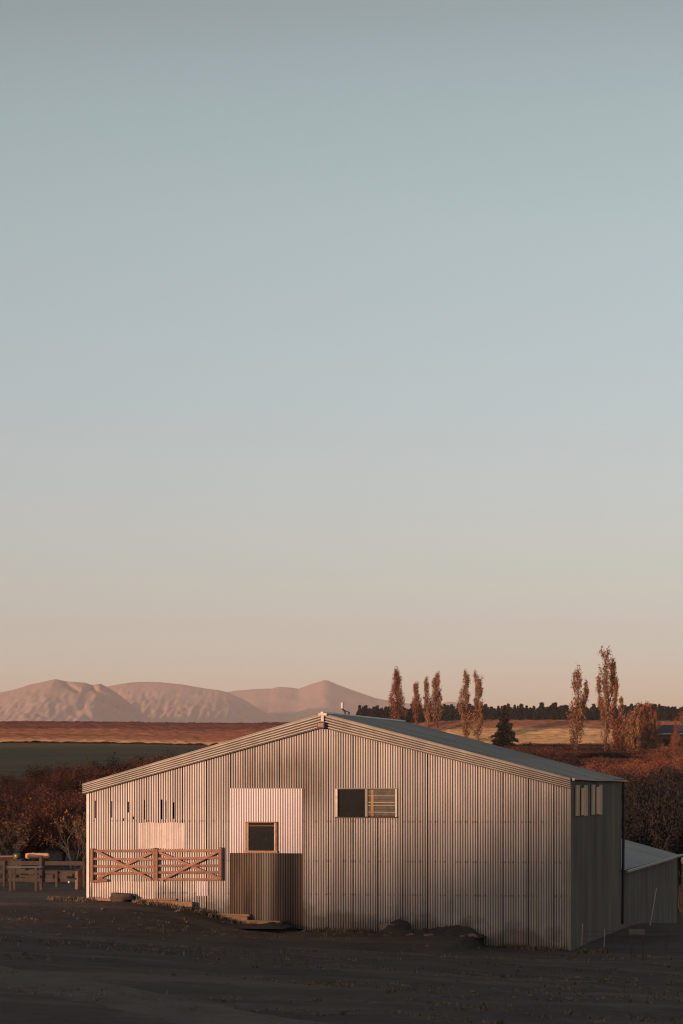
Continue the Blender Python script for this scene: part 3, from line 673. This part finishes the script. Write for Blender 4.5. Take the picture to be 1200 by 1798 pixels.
for i, (px, tp, w, s) in enumerate([(1110, 1252, 22, 21), (1128, 1237, 20, 22), (1141, 1241, 18, 23), (1084, 1262, 20, 25), (1100, 1268, 22, 24), (1148, 1250, 14, 26), (1120, 1248, 18, 27)]):
    pop_at(px, tp, 1330, 420 + (i % 3) * 8, w, s, YL[i], mat='poplar_red' if i % 2 else 'poplar', nleaf=2200, shape=col_, group='young poplars in the thicket right of the tallest poplar')

def conifer_mesh(H, Rr, seed, n, s0, s1, mat, wh=14):
    rr = random.Random(seed); tb = MB(); tb.tube([(0, 0, 0), (0, 0, H * .98)], [H * .018, .02], 5)
    arms = []
    for k in range(wh):
        f = .06 + .92 * k / wh; r = Rr * (1 - f) ** .8 * rr.uniform(.8, 1.15)
        for q in range(rr.randint(5, 8)): arms.append((f * H, rr.uniform(0, 6.28), r * rr.uniform(.7, 1.15)))
    def pf(r):
        z, ph, ln = arms[r.randrange(len(arms))]; q = r.random() ** .6; d = Vector((math.cos(ph), math.sin(ph), 0))
        return Vector((0, 0, z)) + d * ln * q - UP * (ln * .28 * q - r.uniform(-.04, .04) * H * .4) + Vector((r.gauss(0, .04), r.gauss(0, .04), 0)) * H * .15, d * 1.2, r.random()
    V, Fc, T = leaf_quads(rr, pf, n, s0, s1, 1.4)
    return tb, (V, Fc, T)
# dark single conifer behind the roof
Yc = 430; xc = (886 - 600) / F_PX * Yc; zc = g(xc, Yc); Hc = CAM_Z - (1238 - HZ) / F_PX * Yc - zc
cf = empty('conifer', (xc, Yc, zc), 0, 'dark bushy conifer standing alone between the barn roof and the golden field', 'tree')
tb, (V, Fc, T) = conifer_mesh(Hc, 2.6, 5, 11000, .14, .36, None, 32); tb.build('trunk', M['bark'], cf); mesh_obj('crown', V, Fc, M['conifer'], cf, T)
# shelterbelt of distant pines
protos = []
for k in range(6):
    rt = empty('pine_tree', (0, 0, 0), 0); tb, (V, Fc, T) = conifer_mesh(15, 4.0 + .5 * (k % 3), 50 + k, 800, 1.0, 2.3, None, 12)
    tb.build('trunk', M['bark'], rt); mesh_obj('crown', V, Fc, M['pine'], rt, T); protos.append(rt)
rr = random.Random(77); first = [True] * 6; npine = 0
def pine(px, Y, top):
    global npine
    k = rr.randrange(6); o = protos[k] if first[k] else copy_tree(protos[k]); first[k] = False
    x = (px - 600) / F_PX * Y; z = g(x, Y); H = CAM_Z - (top - HZ) / F_PX * Y - z
    o.location = (x, Y, z); s = H / 15; o.scale = (s * rr.uniform(.55, .95), s * rr.uniform(.55, .95), s); o.rotation_euler[2] = rr.uniform(0, 6.28)
    tag(o, 'dark pine in the long distant row along the skyline behind the poplars', 'tree', 'distant row of dark pines on the skyline'); npine += 1
px = 640
while px < 1215:
    tp = 1237 + rr.uniform(-4, 7) + (5 if px < 660 else 0)
    if 935 < px < 975: tp -= 2
    pine(px, 905 + rr.uniform(-12, 12), tp); px += rr.uniform(4.2, 7.5)
px = 632
while px < 1215:
    pine(px, 930 + rr.uniform(-10, 10), 1240 + rr.uniform(-4, 7)); px += rr.uniform(4, 6.5)
px = 636
while px < 1215:
    pine(px, 880 + rr.uniform(-6, 6), 1246 + rr.uniform(-3, 5)); px += rr.uniform(4.5, 7)
for px in (612, 622, 628): pine(px, 880, 1250 + rr.uniform(-2, 5))

# scrub and bushes: five leaf/stem variants, each bush a copy
def shrub_mesh(seed, n, s0, s1):
    rr = random.Random(seed); tb = MB(); tips = []
    def br(p, d, ln, r, lv):
        pts = [p]
        for k in range(3):
            d = (d + Vector((rr.gauss(0, .18), rr.gauss(0, .18), rr.gauss(0, .1)))).normalized(); pts.append(pts[-1] + d * ln / 3)
        tb.tube(pts, [r, r * .85, r * .7, r * .5], 4 if lv < 2 else 3, False)
        if lv >= 2: tips.append((pts[1], pts[-1]))
        if lv < 3:
            for k in range(3 if lv else 4):
                b = pts[rr.choice((1, 2, 3))]; br(b, (d + Vector((rr.gauss(0, .55), rr.gauss(0, .55), rr.uniform(-.1, .45)))).normalized(), ln * rr.uniform(.55, .8), r * .55, lv + 1)
    for k in range(4):
        ph = rr.uniform(0, 6.28); br(Vector((rr.gauss(0, .12), rr.gauss(0, .12), 0)), Vector((math.cos(ph) * .45, math.sin(ph) * .45, 1)).normalized(), .48, .022, 0)
    cl = [(a, b, rr.random()) for a, b in tips]
    def pf(r):
        a, b, tn = cl[r.randrange(len(cl))]; return a.lerp(b, r.uniform(0, 1.15)) + Vector((r.gauss(0, .05), r.gauss(0, .05), r.gauss(0, .045))), Vector((0, 0, .2)), min(1, max(0, tn * .8 + r.uniform(-.2, .3)))
    V, Fc, T = leaf_quads(rr, pf, n, s0, s1, 1.2)
    return tb, (V, Fc, T)
SH = {}
def shrub_proto(key, mat, seed, n=9500, s0=.011, s1=.030, name='shrub', bark='red_bark'):
    rt = empty(name, (0, 0, 0)); tb, (V, Fc, T) = shrub_mesh(seed, n, s0, s1); tb.build('stems', M[bark], rt); mesh_obj('foliage', V, Fc, M[mat], rt, T)
    zs = sorted(v[2] for v in V); SH.setdefault(key, []).append([rt, False, zs[int(len(zs) * .985)], sorted(abs(v[0]) for v in V)[int(len(V) * .95)] * 2])
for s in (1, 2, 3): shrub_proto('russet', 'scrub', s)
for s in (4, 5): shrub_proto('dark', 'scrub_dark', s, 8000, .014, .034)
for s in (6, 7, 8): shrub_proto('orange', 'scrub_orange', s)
shrub_proto('amber', 'scrub_amber', 9, 420, .02, .045, 'shrub', 'pale_bark')
shrub_proto('tree', 'scrub_orange', 10, 6000, .014, .034, 'autumn_tree'); shrub_proto('darktree', 'scrub_dark', 12, 6500, .016, .038, 'dark_tree')
hs = random.Random(5)
def shrub(key, px, Y, H, wd, label, group=None, cat='bush'):
    e = hs.choice(SH[key]); o = e[0] if not e[1] else copy_tree(e[0]); e[1] = True
    x = (px - 600) / F_PX * Y; o.location = (x, Y, g(x, Y) - .05); o.scale = (wd / e[3] * 1.1, wd / e[3] * 1.1, H / e[2]); o.rotation_euler[2] = hs.uniform(0, 6.28)
    for k in ('label', 'category', 'group'):
        if k in o: del o[k]
    return tag(o, label, cat, group)
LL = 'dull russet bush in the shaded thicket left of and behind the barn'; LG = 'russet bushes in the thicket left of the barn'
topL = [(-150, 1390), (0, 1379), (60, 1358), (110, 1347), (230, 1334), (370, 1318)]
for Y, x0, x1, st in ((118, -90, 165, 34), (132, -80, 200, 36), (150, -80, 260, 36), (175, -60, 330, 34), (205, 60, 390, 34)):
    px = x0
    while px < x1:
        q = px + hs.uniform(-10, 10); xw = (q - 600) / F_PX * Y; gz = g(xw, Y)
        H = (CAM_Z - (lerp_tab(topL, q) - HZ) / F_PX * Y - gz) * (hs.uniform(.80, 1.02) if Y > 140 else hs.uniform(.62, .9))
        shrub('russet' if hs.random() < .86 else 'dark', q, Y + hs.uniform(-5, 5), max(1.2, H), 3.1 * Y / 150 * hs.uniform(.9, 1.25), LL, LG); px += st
for q, Y, H, w in ((18, 112, 3.2, 2.6), (26, 110, 2.2, 2.6), (136, 112, 2.5, 2.2)):
    pass
for i, (q, Y, H, w, lab) in enumerate([(10, 113, 2.1, 1.9, 'sparse bush with bright amber leaves at the left edge, above the yard'), (30, 116, 2.7, 1.7, 'taller sparse bush with amber sprays on its top, near the left edge'), (137, 113, 2.3, 1.3, 'sparse amber-leaved bush close to the left corner of the barn')]):
    shrub('amber', q, Y, H, w, lab)
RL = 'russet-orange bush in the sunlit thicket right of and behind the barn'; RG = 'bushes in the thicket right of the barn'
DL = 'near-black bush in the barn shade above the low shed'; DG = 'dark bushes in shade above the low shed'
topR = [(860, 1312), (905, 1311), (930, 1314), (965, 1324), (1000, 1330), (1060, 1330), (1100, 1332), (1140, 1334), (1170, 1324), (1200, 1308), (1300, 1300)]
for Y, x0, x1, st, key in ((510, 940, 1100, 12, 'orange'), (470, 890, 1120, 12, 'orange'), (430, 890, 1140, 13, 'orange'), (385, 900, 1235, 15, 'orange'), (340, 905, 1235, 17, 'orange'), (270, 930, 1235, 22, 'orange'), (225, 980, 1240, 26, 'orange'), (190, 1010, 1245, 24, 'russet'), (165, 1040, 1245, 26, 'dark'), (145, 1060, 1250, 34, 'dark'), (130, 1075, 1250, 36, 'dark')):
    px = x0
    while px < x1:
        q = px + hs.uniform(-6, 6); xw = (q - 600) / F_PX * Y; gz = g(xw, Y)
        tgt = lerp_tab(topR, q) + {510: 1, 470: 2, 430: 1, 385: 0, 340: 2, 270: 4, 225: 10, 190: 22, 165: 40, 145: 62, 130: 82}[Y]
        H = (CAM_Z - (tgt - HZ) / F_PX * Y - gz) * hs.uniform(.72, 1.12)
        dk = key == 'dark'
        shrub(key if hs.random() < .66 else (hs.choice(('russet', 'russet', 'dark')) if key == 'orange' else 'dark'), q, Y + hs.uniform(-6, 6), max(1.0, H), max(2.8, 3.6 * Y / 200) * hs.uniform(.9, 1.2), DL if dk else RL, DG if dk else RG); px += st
def tree_at(key, px, top, Y, wpx, label):
    x = (px - 600) / F_PX * Y; H = CAM_Z - (top - HZ) / F_PX * Y - g(x, Y); return shrub(key, px, Y, H, wpx / F_PX * Y, label, None, 'tree')
tree_at('darktree', 1150, 1276, 400, 34, 'dark round evergreen at the right end of the russet poplar thicket')
tree_at('darktree', 1190, 1290, 405, 40, 'dark evergreen in front of the half-hidden house at the right edge')
tree_at('tree', 1181, 1254, 470, 34, 'orange tree rising behind the roof of the half-hidden house')
tree_at('tree', 1166, 1268, 440, 20, 'small orange tree at the left end of the half-hidden house')
tree_at('tree', 1204, 1252, 468, 30, 'orange tree cut by the right edge, behind the half-hidden house')
tree_at('tree', 1172, 1296, 398, 16, 'low orange bush in front of the left end of the half-hidden house')
tree_at('tree', 1194, 1280, 392, 22, 'low orange tree covering the middle of the half-hidden house')
tree_at('tree', 1183, 1266, 432, 14, 'slim orange tree poking up beside the left end of the slate roof')
tree_at('dark', 928, 1303, 500, 18, 'low dark bush on the lower edge of the golden field')

# half-hidden house among the trees
Yh = 440; xh = (1196 - 600) / F_PX * Yh; hb = empty('house', (xh, Yh, g(xh, Yh)), R(-8), 'low house with a slate-blue roof half hidden by trees at the right edge', 'house')
zr = CAM_Z - (1273 - HZ) / F_PX * Yh - hb.location.z; ze = zr - 1.25
M['slate'] = simple('slate_blue_roof', (.055, .055, .058), (.042, .043, .046), 1); M['weather'] = simple('dark_weatherboard', (.12, .09, .075), (.09, .07, .06), 2)
mb = MB(); mb.box(-3.2, 6.5, -2.4, 2.4, -.2, ze); mb.build('wall', M['weather'], hb)
mb = MB()
for sgn in (-1, 1):
    q = [(-3.6, sgn * 2.9, ze - .12), (6.9, sgn * 2.9, ze - .12), (6.9, 0, zr), (-3.6, 0, zr)]; mb.face(q if sgn < 0 else q[::-1])
    q2 = [(p[0], p[1], p[2] - .12) for p in q]; mb.face(q2[::-1] if sgn < 0 else q2)
mb.face([(-3.4, -2.6, ze - .2), (-3.4, 2.6, ze - .2), (-3.4, 0, zr - .1)]); rf = mb.build('roof', M['slate'], hb)
mb = MB(); mb.box(-3.62, 6.9, -3.02, -2.92, ze - .26, ze - .10); mb.build('fascia', M['white'], rf)
mb = MB(); mb.box(-1.8, -.6, -2.43, -2.38, .9, 1.9); w_ = mb.build('window', M['glass'], hb); mb = MB(); mb.box(-1.9, -.5, -2.42, -2.39, .8, 2.0); mb.build('frame', M['white'], w_)

# ------------------------------------------------------------------ yard at the left, behind the barn's corner
def wp(px, py, Y): v = W(px, py, Y); return v
def post(px, y0, y1, Y, w, parent_loc): pass
def yard_thing(name, label, cat, px, Y, group=None):
    x = (px - 600) / F_PX * Y; return empty(name, (x, Y, g(x, Y)), 0, label, cat, group)
def rel(o, px, py, Y=None):
    Y = Y or o.location.y; p = W(px, py, Y); return p - o.location
M['greywood'] = simple('grey_weathered_wood', (.075, .058, .046), (.045, .036, .030), 5, (1, 1, 1), tone=True)
M['dulltop'] = simple('dull_table_metal', (.10, .09, .08), (.07, .064, .058), 4, rough=.5)
f = yard_thing('yard_fence', 'dark wooden yard fence of posts and rails left of the barn', 'fence', 60, 98)
for py in (1515.5, 1531, 1545):
    a, b = rel(f, -40, py), rel(f, 152, py + 1); m = MB(); m.beam(a, b, .04, .11 if py > 1520 else .14); m.build('rail', M['greywood'], f)
for px, y0 in ((-30, 1508), (8, 1512), (72.5, 1503), (100, 1530), (148, 1512)):
    m = MB(); a = rel(f, px, y0); b = rel(f, px, 1562); m.tube([(b.x, -.08, b.z - .3), (a.x, -.08, a.z)], .065 if px == 72.5 else .05, 8); m.build('post', M['greywood'], f)
tb_ = yard_thing('trestle_table', 'dull metal-topped trestle table standing in front of the yard fence', 'table', 42, 94.5)
m = MB(); a, b = rel(tb_, 15, 1523), rel(tb_, 75, 1522.5); m.box(a.x, b.x, -.35, .35, a.z - .02, a.z + .03, 1, .008); m.build('table_top', M['dulltop'], tb_)
for px, yy in ((19.5, -.28), (23.5, .28), (64.5, -.28), (70, .28)):
    m = MB(); q = rel(tb_, px, 1530); m.box(q.x - .035, q.x + .035, yy - .035, yy + .035, -.05, a.z - .02); m.build('leg', M['greywood'], tb_)
m = MB(); m.box(rel(tb_, 17, 1540).x, rel(tb_, 70, 1540).x, -.01, .03, rel(tb_, 20, 1541).z, rel(tb_, 20, 1537).z); m.build('cross_rail', M['greywood'], tb_)
M['tank'] = simple('cream_tank_paint', (.66, .40, .24), (.54, .31, .18), 3)
tk = yard_thing('water_tank', 'cream horizontal tank catching the sun behind the yard fence', 'tank', 66, 104)
m = MB(); a, b = rel(tk, 45, 1508.5), rel(tk, 86.5, 1498); r_ = (b.z - a.z) / 2; cz = (a.z + b.z) / 2
m.tube([(a.x, 0, cz), (a.x + .07, 0, cz), (b.x - .07, 0, cz), (b.x, 0, cz)], [r_ * .75, r_, r_, r_ * .75], 20); m.build('barrel', M['tank'], tk, True)
for q in (.2, .8):
    m = MB(); xq = a.x + (b.x - a.x) * q; m.box(xq - .05, xq + .05, -.12, .12, 0, cz - r_ * .8); m.build('stand', M['greywood'], tk)
m = MB(); m.tube([(a.x + .3, 0, cz + r_), (a.x + .3, 0, cz + r_ + .03)], .06, 8); m.build('cap', M['darkmetal'], tk)
dr = yard_thing('drum', 'dull yellow round drum end beside the cream tank', 'drum', 28.5, 103)
a, b = rel(dr, 23, 1508.5), rel(dr, 35, 1498.5); cz = (a.z + b.z) / 2; r_ = (b.z - a.z) / 2
M['ochre'] = simple('dull_yellow_drum', (.15, .12, .05), (.10, .085, .04), 4)
m = MB(); xm = (a.x + b.x) / 2; m.tube([(xm, -.45, cz), (xm, -.43, cz), (xm, .4, cz)], [r_ * .95, r_, r_], 18); m.build('shell', M['ochre'], dr, False)
m = MB(); m.tube([(xm + .02, -.47, cz + .02), (xm + .02, -.45, cz + .02)], .03, 8); m.build('bung', M['white'], dr)
m = MB(); m.box(xm - .2, xm + .2, -.3, .3, 0, cz - r_ * .9); m.build('cradle', M['greywood'], dr)
ba = yard_thing('barrel', 'pinkish-brown upright barrel beside the left corner of the barn', 'barrel', 138, 96)
M['rustbarrel'] = simple('faded_pink_drum', (.20, .12, .09), (.14, .085, .065), 4)
a, b = rel(ba, 131.5, 1552), rel(ba, 145, 1526); xm = (a.x + b.x) / 2; r_ = (b.x - a.x) / 2; zt_ = b.z
m = MB(); m.tube([(xm, 0, 0), (xm, 0, .04), (xm, 0, zt_ * .32), (xm, 0, zt_ * .34), (xm, 0, zt_ * .36), (xm, 0, zt_ * .66), (xm, 0, zt_ * .68), (xm, 0, zt_ * .7), (xm, 0, zt_ - .03), (xm, 0, zt_)], [r_, r_ * .97, r_ * .96, r_ * 1.02, r_ * .96, r_ * .96, r_ * 1.02, r_ * .96, r_ * .96, r_], 20); m.build('shell', M['rustbarrel'], ba)
M['palepanel'] = simple('faded_brown_board', (.085, .062, .052), (.06, .045, .038), 3)
bw = yard_thing('board_pile', 'stack of faded brown boards behind the trestle table', 'boards', 48, 101.5)
for k, (x0, x1, y0, y1) in enumerate([(30, 46, 1526, 1534), (50, 62, 1527, 1536), (44, 64, 1541, 1551), (80, 94, 1536, 1555), (104, 128, 1534, 1547), (0, 14, 1542, 1554)]):
    m = MB(); a, b = rel(bw, x0, y1), rel(bw, x1, y0); m.box(a.x, b.x, -.2 + k * .06, .2 + k * .06, a.z, b.z, 1, .02); m.build('board', M['palepanel'], bw)
lw_ = yard_thing('low_wall', 'low brown wall running out of frame beside the yellow drum', 'wall', 5, 106)
m = MB(); a, b = rel(lw_, -60, 1518), rel(lw_, 21, 1505.5); m.box(a.x, b.x, -.15, .15, -.1, b.z, 1, .02); lwo = m.build('wall_face', M['palepanel'], lw_)
m = MB(); m.box(a.x, b.x + .03, -.2, .2, b.z, b.z + .06, 1, .01); m.build('coping', M['sleeper'], lw_)
bk = yard_thing('bucket', 'tiny white bucket at the foot of the yard fence near the barrel', 'bucket', 121, 96)
m = MB(); a, b = rel(bk, 119.5, 1551), rel(bk, 122.7, 1547.5); m.tube([(0, 0, a.z - .0), (0, 0, b.z)], [.028, .036], 10); m.build('pail', M['white'], bk)

# ------------------------------------------------------------------ things along the foot of the front wall
M['rock'] = simple('brown_rock', (.085, .058, .042), (.05, .036, .028), 4, bump=.5)
M['rockpale'] = simple('pale_stone', (.26, .16, .11), (.14, .10, .072), 5, bump=.5)
M['earth'] = simple('dark_earth_heap', (.030, .024, .020), (.052, .042, .035), 3, bump=.6)
def at_wall(px, py, dv): u, z = Fp(px, py); return Lw(u, -dv, z)
def rock(px, py, rx, ry, rz, dv, seed, label, mat='rock', name='rock', cat='rock', group=None, amp=.35):
    m = MB(); m.blob((0, 0, rz * .35), (rx, ry, rz), seed, amp); o = m.build(name, M[mat], None, True); p = at_wall(px, py, dv); o.location = p; o.rotation_euler[2] = -TH + random.Random(seed).uniform(-.3, .3); return tag(o, label, cat, group)
rock(219, 1581, .34, .22, .16, .22, 2, 'brown humped boulder at the foot of the wall below the left gate', amp=.8)
rock(690, 1634, .30, .28, .18, .5, 3, 'tan boulder leaning on the wall below the twin window', 'rockpale')
rock(704, 1634, .34, .3, .24, .30, 4, 'dark earth-covered boulder just right of the tan boulder', 'earth')
def heap(px0, px1, y_base, hpx, seed, dv, label, dep=.7):
    a = at_wall(px0, y_base, dv); b = at_wall(px1, y_base, dv); L = (b - a).length; h = hpx / F_PX * 85; nx, ny = 60, 14; V = []
    for j in range(ny + 1):
        for i in range(nx + 1):
            s = i / nx; q = j / ny; e = min(1, s * 7, (1 - s) * 7) * math.sin(math.pi * min(1, q * 1.0)) ** .6
            z = h * e * (.62 + .8 * noise.noise(Vector((s * L * .8, q, seed))) + .35 * noise.noise(Vector((s * L * 3, q * 3, seed))) + .2 * noise.noise(Vector((s * L * 9, q * 6, seed))))
            V.append((s * L, (q - .5) * 2 * dep, z - .03))
    Fc = [(j * (nx + 1) + i, j * (nx + 1) + i + 1, (j + 1) * (nx + 1) + i + 1, (j + 1) * (nx + 1) + i) for j in range(ny) for i in range(nx)]
    o = mesh_obj('earth_heap', V, Fc, M['earth'], smooth=True); o.location = a; o.rotation_euler = (0, 0, -TH); return tag(o, label, 'earth heap')
heap(668, 856, 1640, 21, 3, .65, 'long dark heap of earth and turf against the right half of the front wall')
heap(330, 520, 1622, 9, 8, 1.1, 'low reddish bank of soil sloping below the left timbers', .9)
# scattered stones
sr = random.Random(12); stone0 = None
for k in range(46):
    if k < 16: px, dv = sr.uniform(330, 560), sr.uniform(.3, 2.0)
    elif k < 30: px, dv = sr.uniform(700, 860), sr.uniform(.9, 1.8)
    else: px, dv = sr.uniform(30, 1150), sr.uniform(2.5, 22)
    u = Fp(px, 1640)[0]; p = Lw(u, -dv, 0); zg = g(p.x, p.y)
    if stone0 is None: m = MB(); m.blob((0, 0, .2), (1, .8, .5), 6, .5, 10, 6); stone0 = m.build('stone', M['rockpale'], None, True); o = stone0
    else: o = stone0.copy(); COL.objects.link(o)
    s = sr.uniform(.03, .10) * (1.7 if 16 <= k < 30 else 1); o.location = (p.x, p.y, zg); o.scale = (s, s, s * sr.uniform(.6, 1)); o.rotation_euler[2] = sr.uniform(0, 6)
    tag(o, 'small pale stone lying on the dark yard soil in front of the barn', 'stone', 'small stones scattered over the yard')
def plank(x0, y0, x1, y1, hpx, dv, th, label, name='timber_sleeper', mat='sleeper'):
    a = at_wall(x0, y0, 0); b = at_wall(x1, y1, 0); a2 = Fp(x0, y0); b2 = Fp(x1, y1); L = math.hypot(b2[0] - a2[0], b2[1] - a2[1]); ang = math.atan2(b2[1] - a2[1], b2[0] - a2[0]); h = hpx / F_PX * 86
    m = MB(); m.box(0, L, -th / 2, th / 2, -h / 2, h / 2, 1, .01); o = m.build(name, M[mat]); o.location = Lw(a2[0], -dv, a2[1]); o.rotation_euler = (0, -ang, -TH); return tag(o, label, 'timber')
plank(158, 1579, 209, 1580, 4.5, .15, .12, 'thin timber plank along the wall foot left of the humped boulder')
plank(246, 1580.5, 311, 1579.5, 3.5, .08, .10, 'dark upper plank behind the pale timber sleeper at the wall foot', mat='gatewood')
plank(262, 1585, 342, 1588, 8.5, .20, .2, 'pale timber sleeper with a square cut end, below the left gate')
plank(345, 1605, 440, 1608, 5, .10, .12, 'weathered sleeper at the foot of the wall left of the sooty panel')
plank(392, 1612, 439, 1613, 8.5, .25, .15, 'pale sawn sleeper under the left part of the sooty panel')
plank(424, 1618, 498, 1620, 7.5, .40, .2, 'longest pale sleeper under the middle of the sooty panel')
plank(456, 1625.5, 490, 1626.5, 3, .7, .25, 'flat pale slab lying in front of the sleepers')
plank(494, 1627.5, 512, 1628.5, 3.5, .7, .25, 'small flat slab right of the sleepers', mat='rockpale')
# small fence and bits at the right
fr_ = yard_thing('paddock_fence', 'low dark netting fence with thin pale stakes right of the barn', 'fence', 1100, 80)
gz0 = fr_.location.z
for px, y0, y1 in ((1023, 1622, 1660), (1062, 1631, 1664), (1098, 1634, 1668), (1172, 1632, 1668)):
    a, b = rel(fr_, px + .8, y0), rel(fr_, px - 1, y1); m = MB(); m.tube([(b.x, 0, b.z), (a.x, 0, a.z)], .011, 6); m.build('stake', M['gutter' if px < 1080 else 'greywood'], fr_)
for py in (1636, 1644, 1653):
    a, b = rel(fr_, 1020, py), rel(fr_, 1230, py + 1); m = MB(); m.tube([(a.x, .01, a.z), (b.x, .01, b.z)], .006, 4); m.build('wire', M['greywood'], fr_)
sg = yard_thing('small_board', 'small blank greenish-white board low on the paddock fence', 'board', 1119, 79.6)
a, b = rel(sg, 1105, 1641.5), rel(sg, 1133.5, 1632); M['greenboard'] = simple('greenish_board', (.135, .14, .105), (.095, .10, .08), 6)
m = MB(); m.box(a.x, b.x, -.012, .012, a.z, b.z, 1, .004); sgo = m.build('panel', M['greenboard'], sg)
for xq in (a.x + .06, b.x - .06):
    m = MB(); m.box(xq - .015, xq + .015, .013, .04, -.1, a.z + .12); m.build('peg', M['greywood'], sg)
pole = yard_thing('leaning_pole', 'thin pale pole leaning against the wall of the low shed', 'pole', 1141, 99)
a, b = rel(pole, 1153, 1560, 102), rel(pole, 1141, 1630, 100); m = MB(); m.tube([(b.x, b.y, b.z), (a.x, a.y, a.z)], .02, 6); m.build('shaft', M['gutter'], pole)
yl = yard_thing('yard_lamp', 'small pale lamp fitting on a rusty post at the right edge beyond the low shed', 'lamp', 1198, 121)
a, b = rel(yl, 1196.2, 1518), rel(yl, 1201, 1505.5); m = MB(); xm = (a.x + b.x) / 2; m.blob((xm, 0, (a.z + b.z) / 2), ((b.x - a.x) / 2, .1, (b.z - a.z) / 2), 1, .05); m.build('shade', M['white'], yl, True)
m = MB(); m.tube([(xm + .03, .05, -.2), (xm + .03, .05, a.z)], .05, 8); m.build('post', M['gatewood'], yl)

# ------------------------------------------------------------------ short dead grass and clods on the yard (nobody could count it)
M['deadgrass'] = leafmat('dead_yard_grass', [(.10, .078, .052), (.15, .115, .075), (.22, .165, .105)])
gr = random.Random(21); V = []; Fc = []; T = []
for k in range(4200):
    if k < 2900:
        y = gr.uniform(56, 84); x = gr.uniform(-.135, .135) * y
        if noise.noise(Vector((x * .12, y * .35, 2))) + .25 * noise.noise(Vector((x * .6, y * .9, 7))) < gr.uniform(-.12, .22): continue
        h = gr.uniform(.03, .10)
    else:
        u = gr.uniform(-8.6, 8.6); dv = abs(gr.gauss(0, .28)) + .04; p = Lw(u, -dv, 0); x, y = p.x, p.y; h = gr.uniform(.05, .17)
        if noise.noise(Vector((u * .7, 1, 4))) < -.1: continue
    z = g(x, y) - .01; tn = gr.random()
    for b in range(7):
        a = gr.uniform(0, 6.28); px_, py_ = x + gr.gauss(0, .06), y + gr.gauss(0, .06); ln = Vector((math.cos(a) * h * .7, math.sin(a) * h * .7, h * gr.uniform(.6, 1.2))); w = .012 + h * .07
        s_ = Vector((-math.sin(a), math.cos(a), 0)) * w; q = Vector((px_, py_, z)); n0 = len(V); V += [q - s_, q + s_, q + ln]; Fc.append((n0, n0 + 1, n0 + 2)); T.append(min(1, max(0, tn + gr.uniform(-.3, .3))))
tag(mesh_obj('grass', V, Fc, M['deadgrass'], None, T), kind='stuff')

# ------------------------------------------------------------------ dusk haze: one closed box of even density round the whole scene
hz_ = MB(); hz_.box(-15500, 15500, -8500, 15500, -60, 330); hz = mesh_obj('haze', hz_.v, hz_.f, None, mats=[])
hm = bpy.data.materials.new('evening_haze'); hm.use_nodes = True; hn = hm.node_tree.nodes; hn.clear()
ho_ = hn.new('ShaderNodeOutputMaterial'); hv = hn.new('ShaderNodeVolumePrincipled'); hv.inputs['Color'].default_value = (.92, .82, .76, 1)
hv.inputs['Density'].default_value = 7.5e-5; hv.inputs['Anisotropy'].default_value = 0.0
hm.node_tree.links.new(hv.outputs[0], ho_.inputs['Volume']); hz.data.materials.clear(); hz.data.materials.append(hm); tag(hz, kind='stuff')
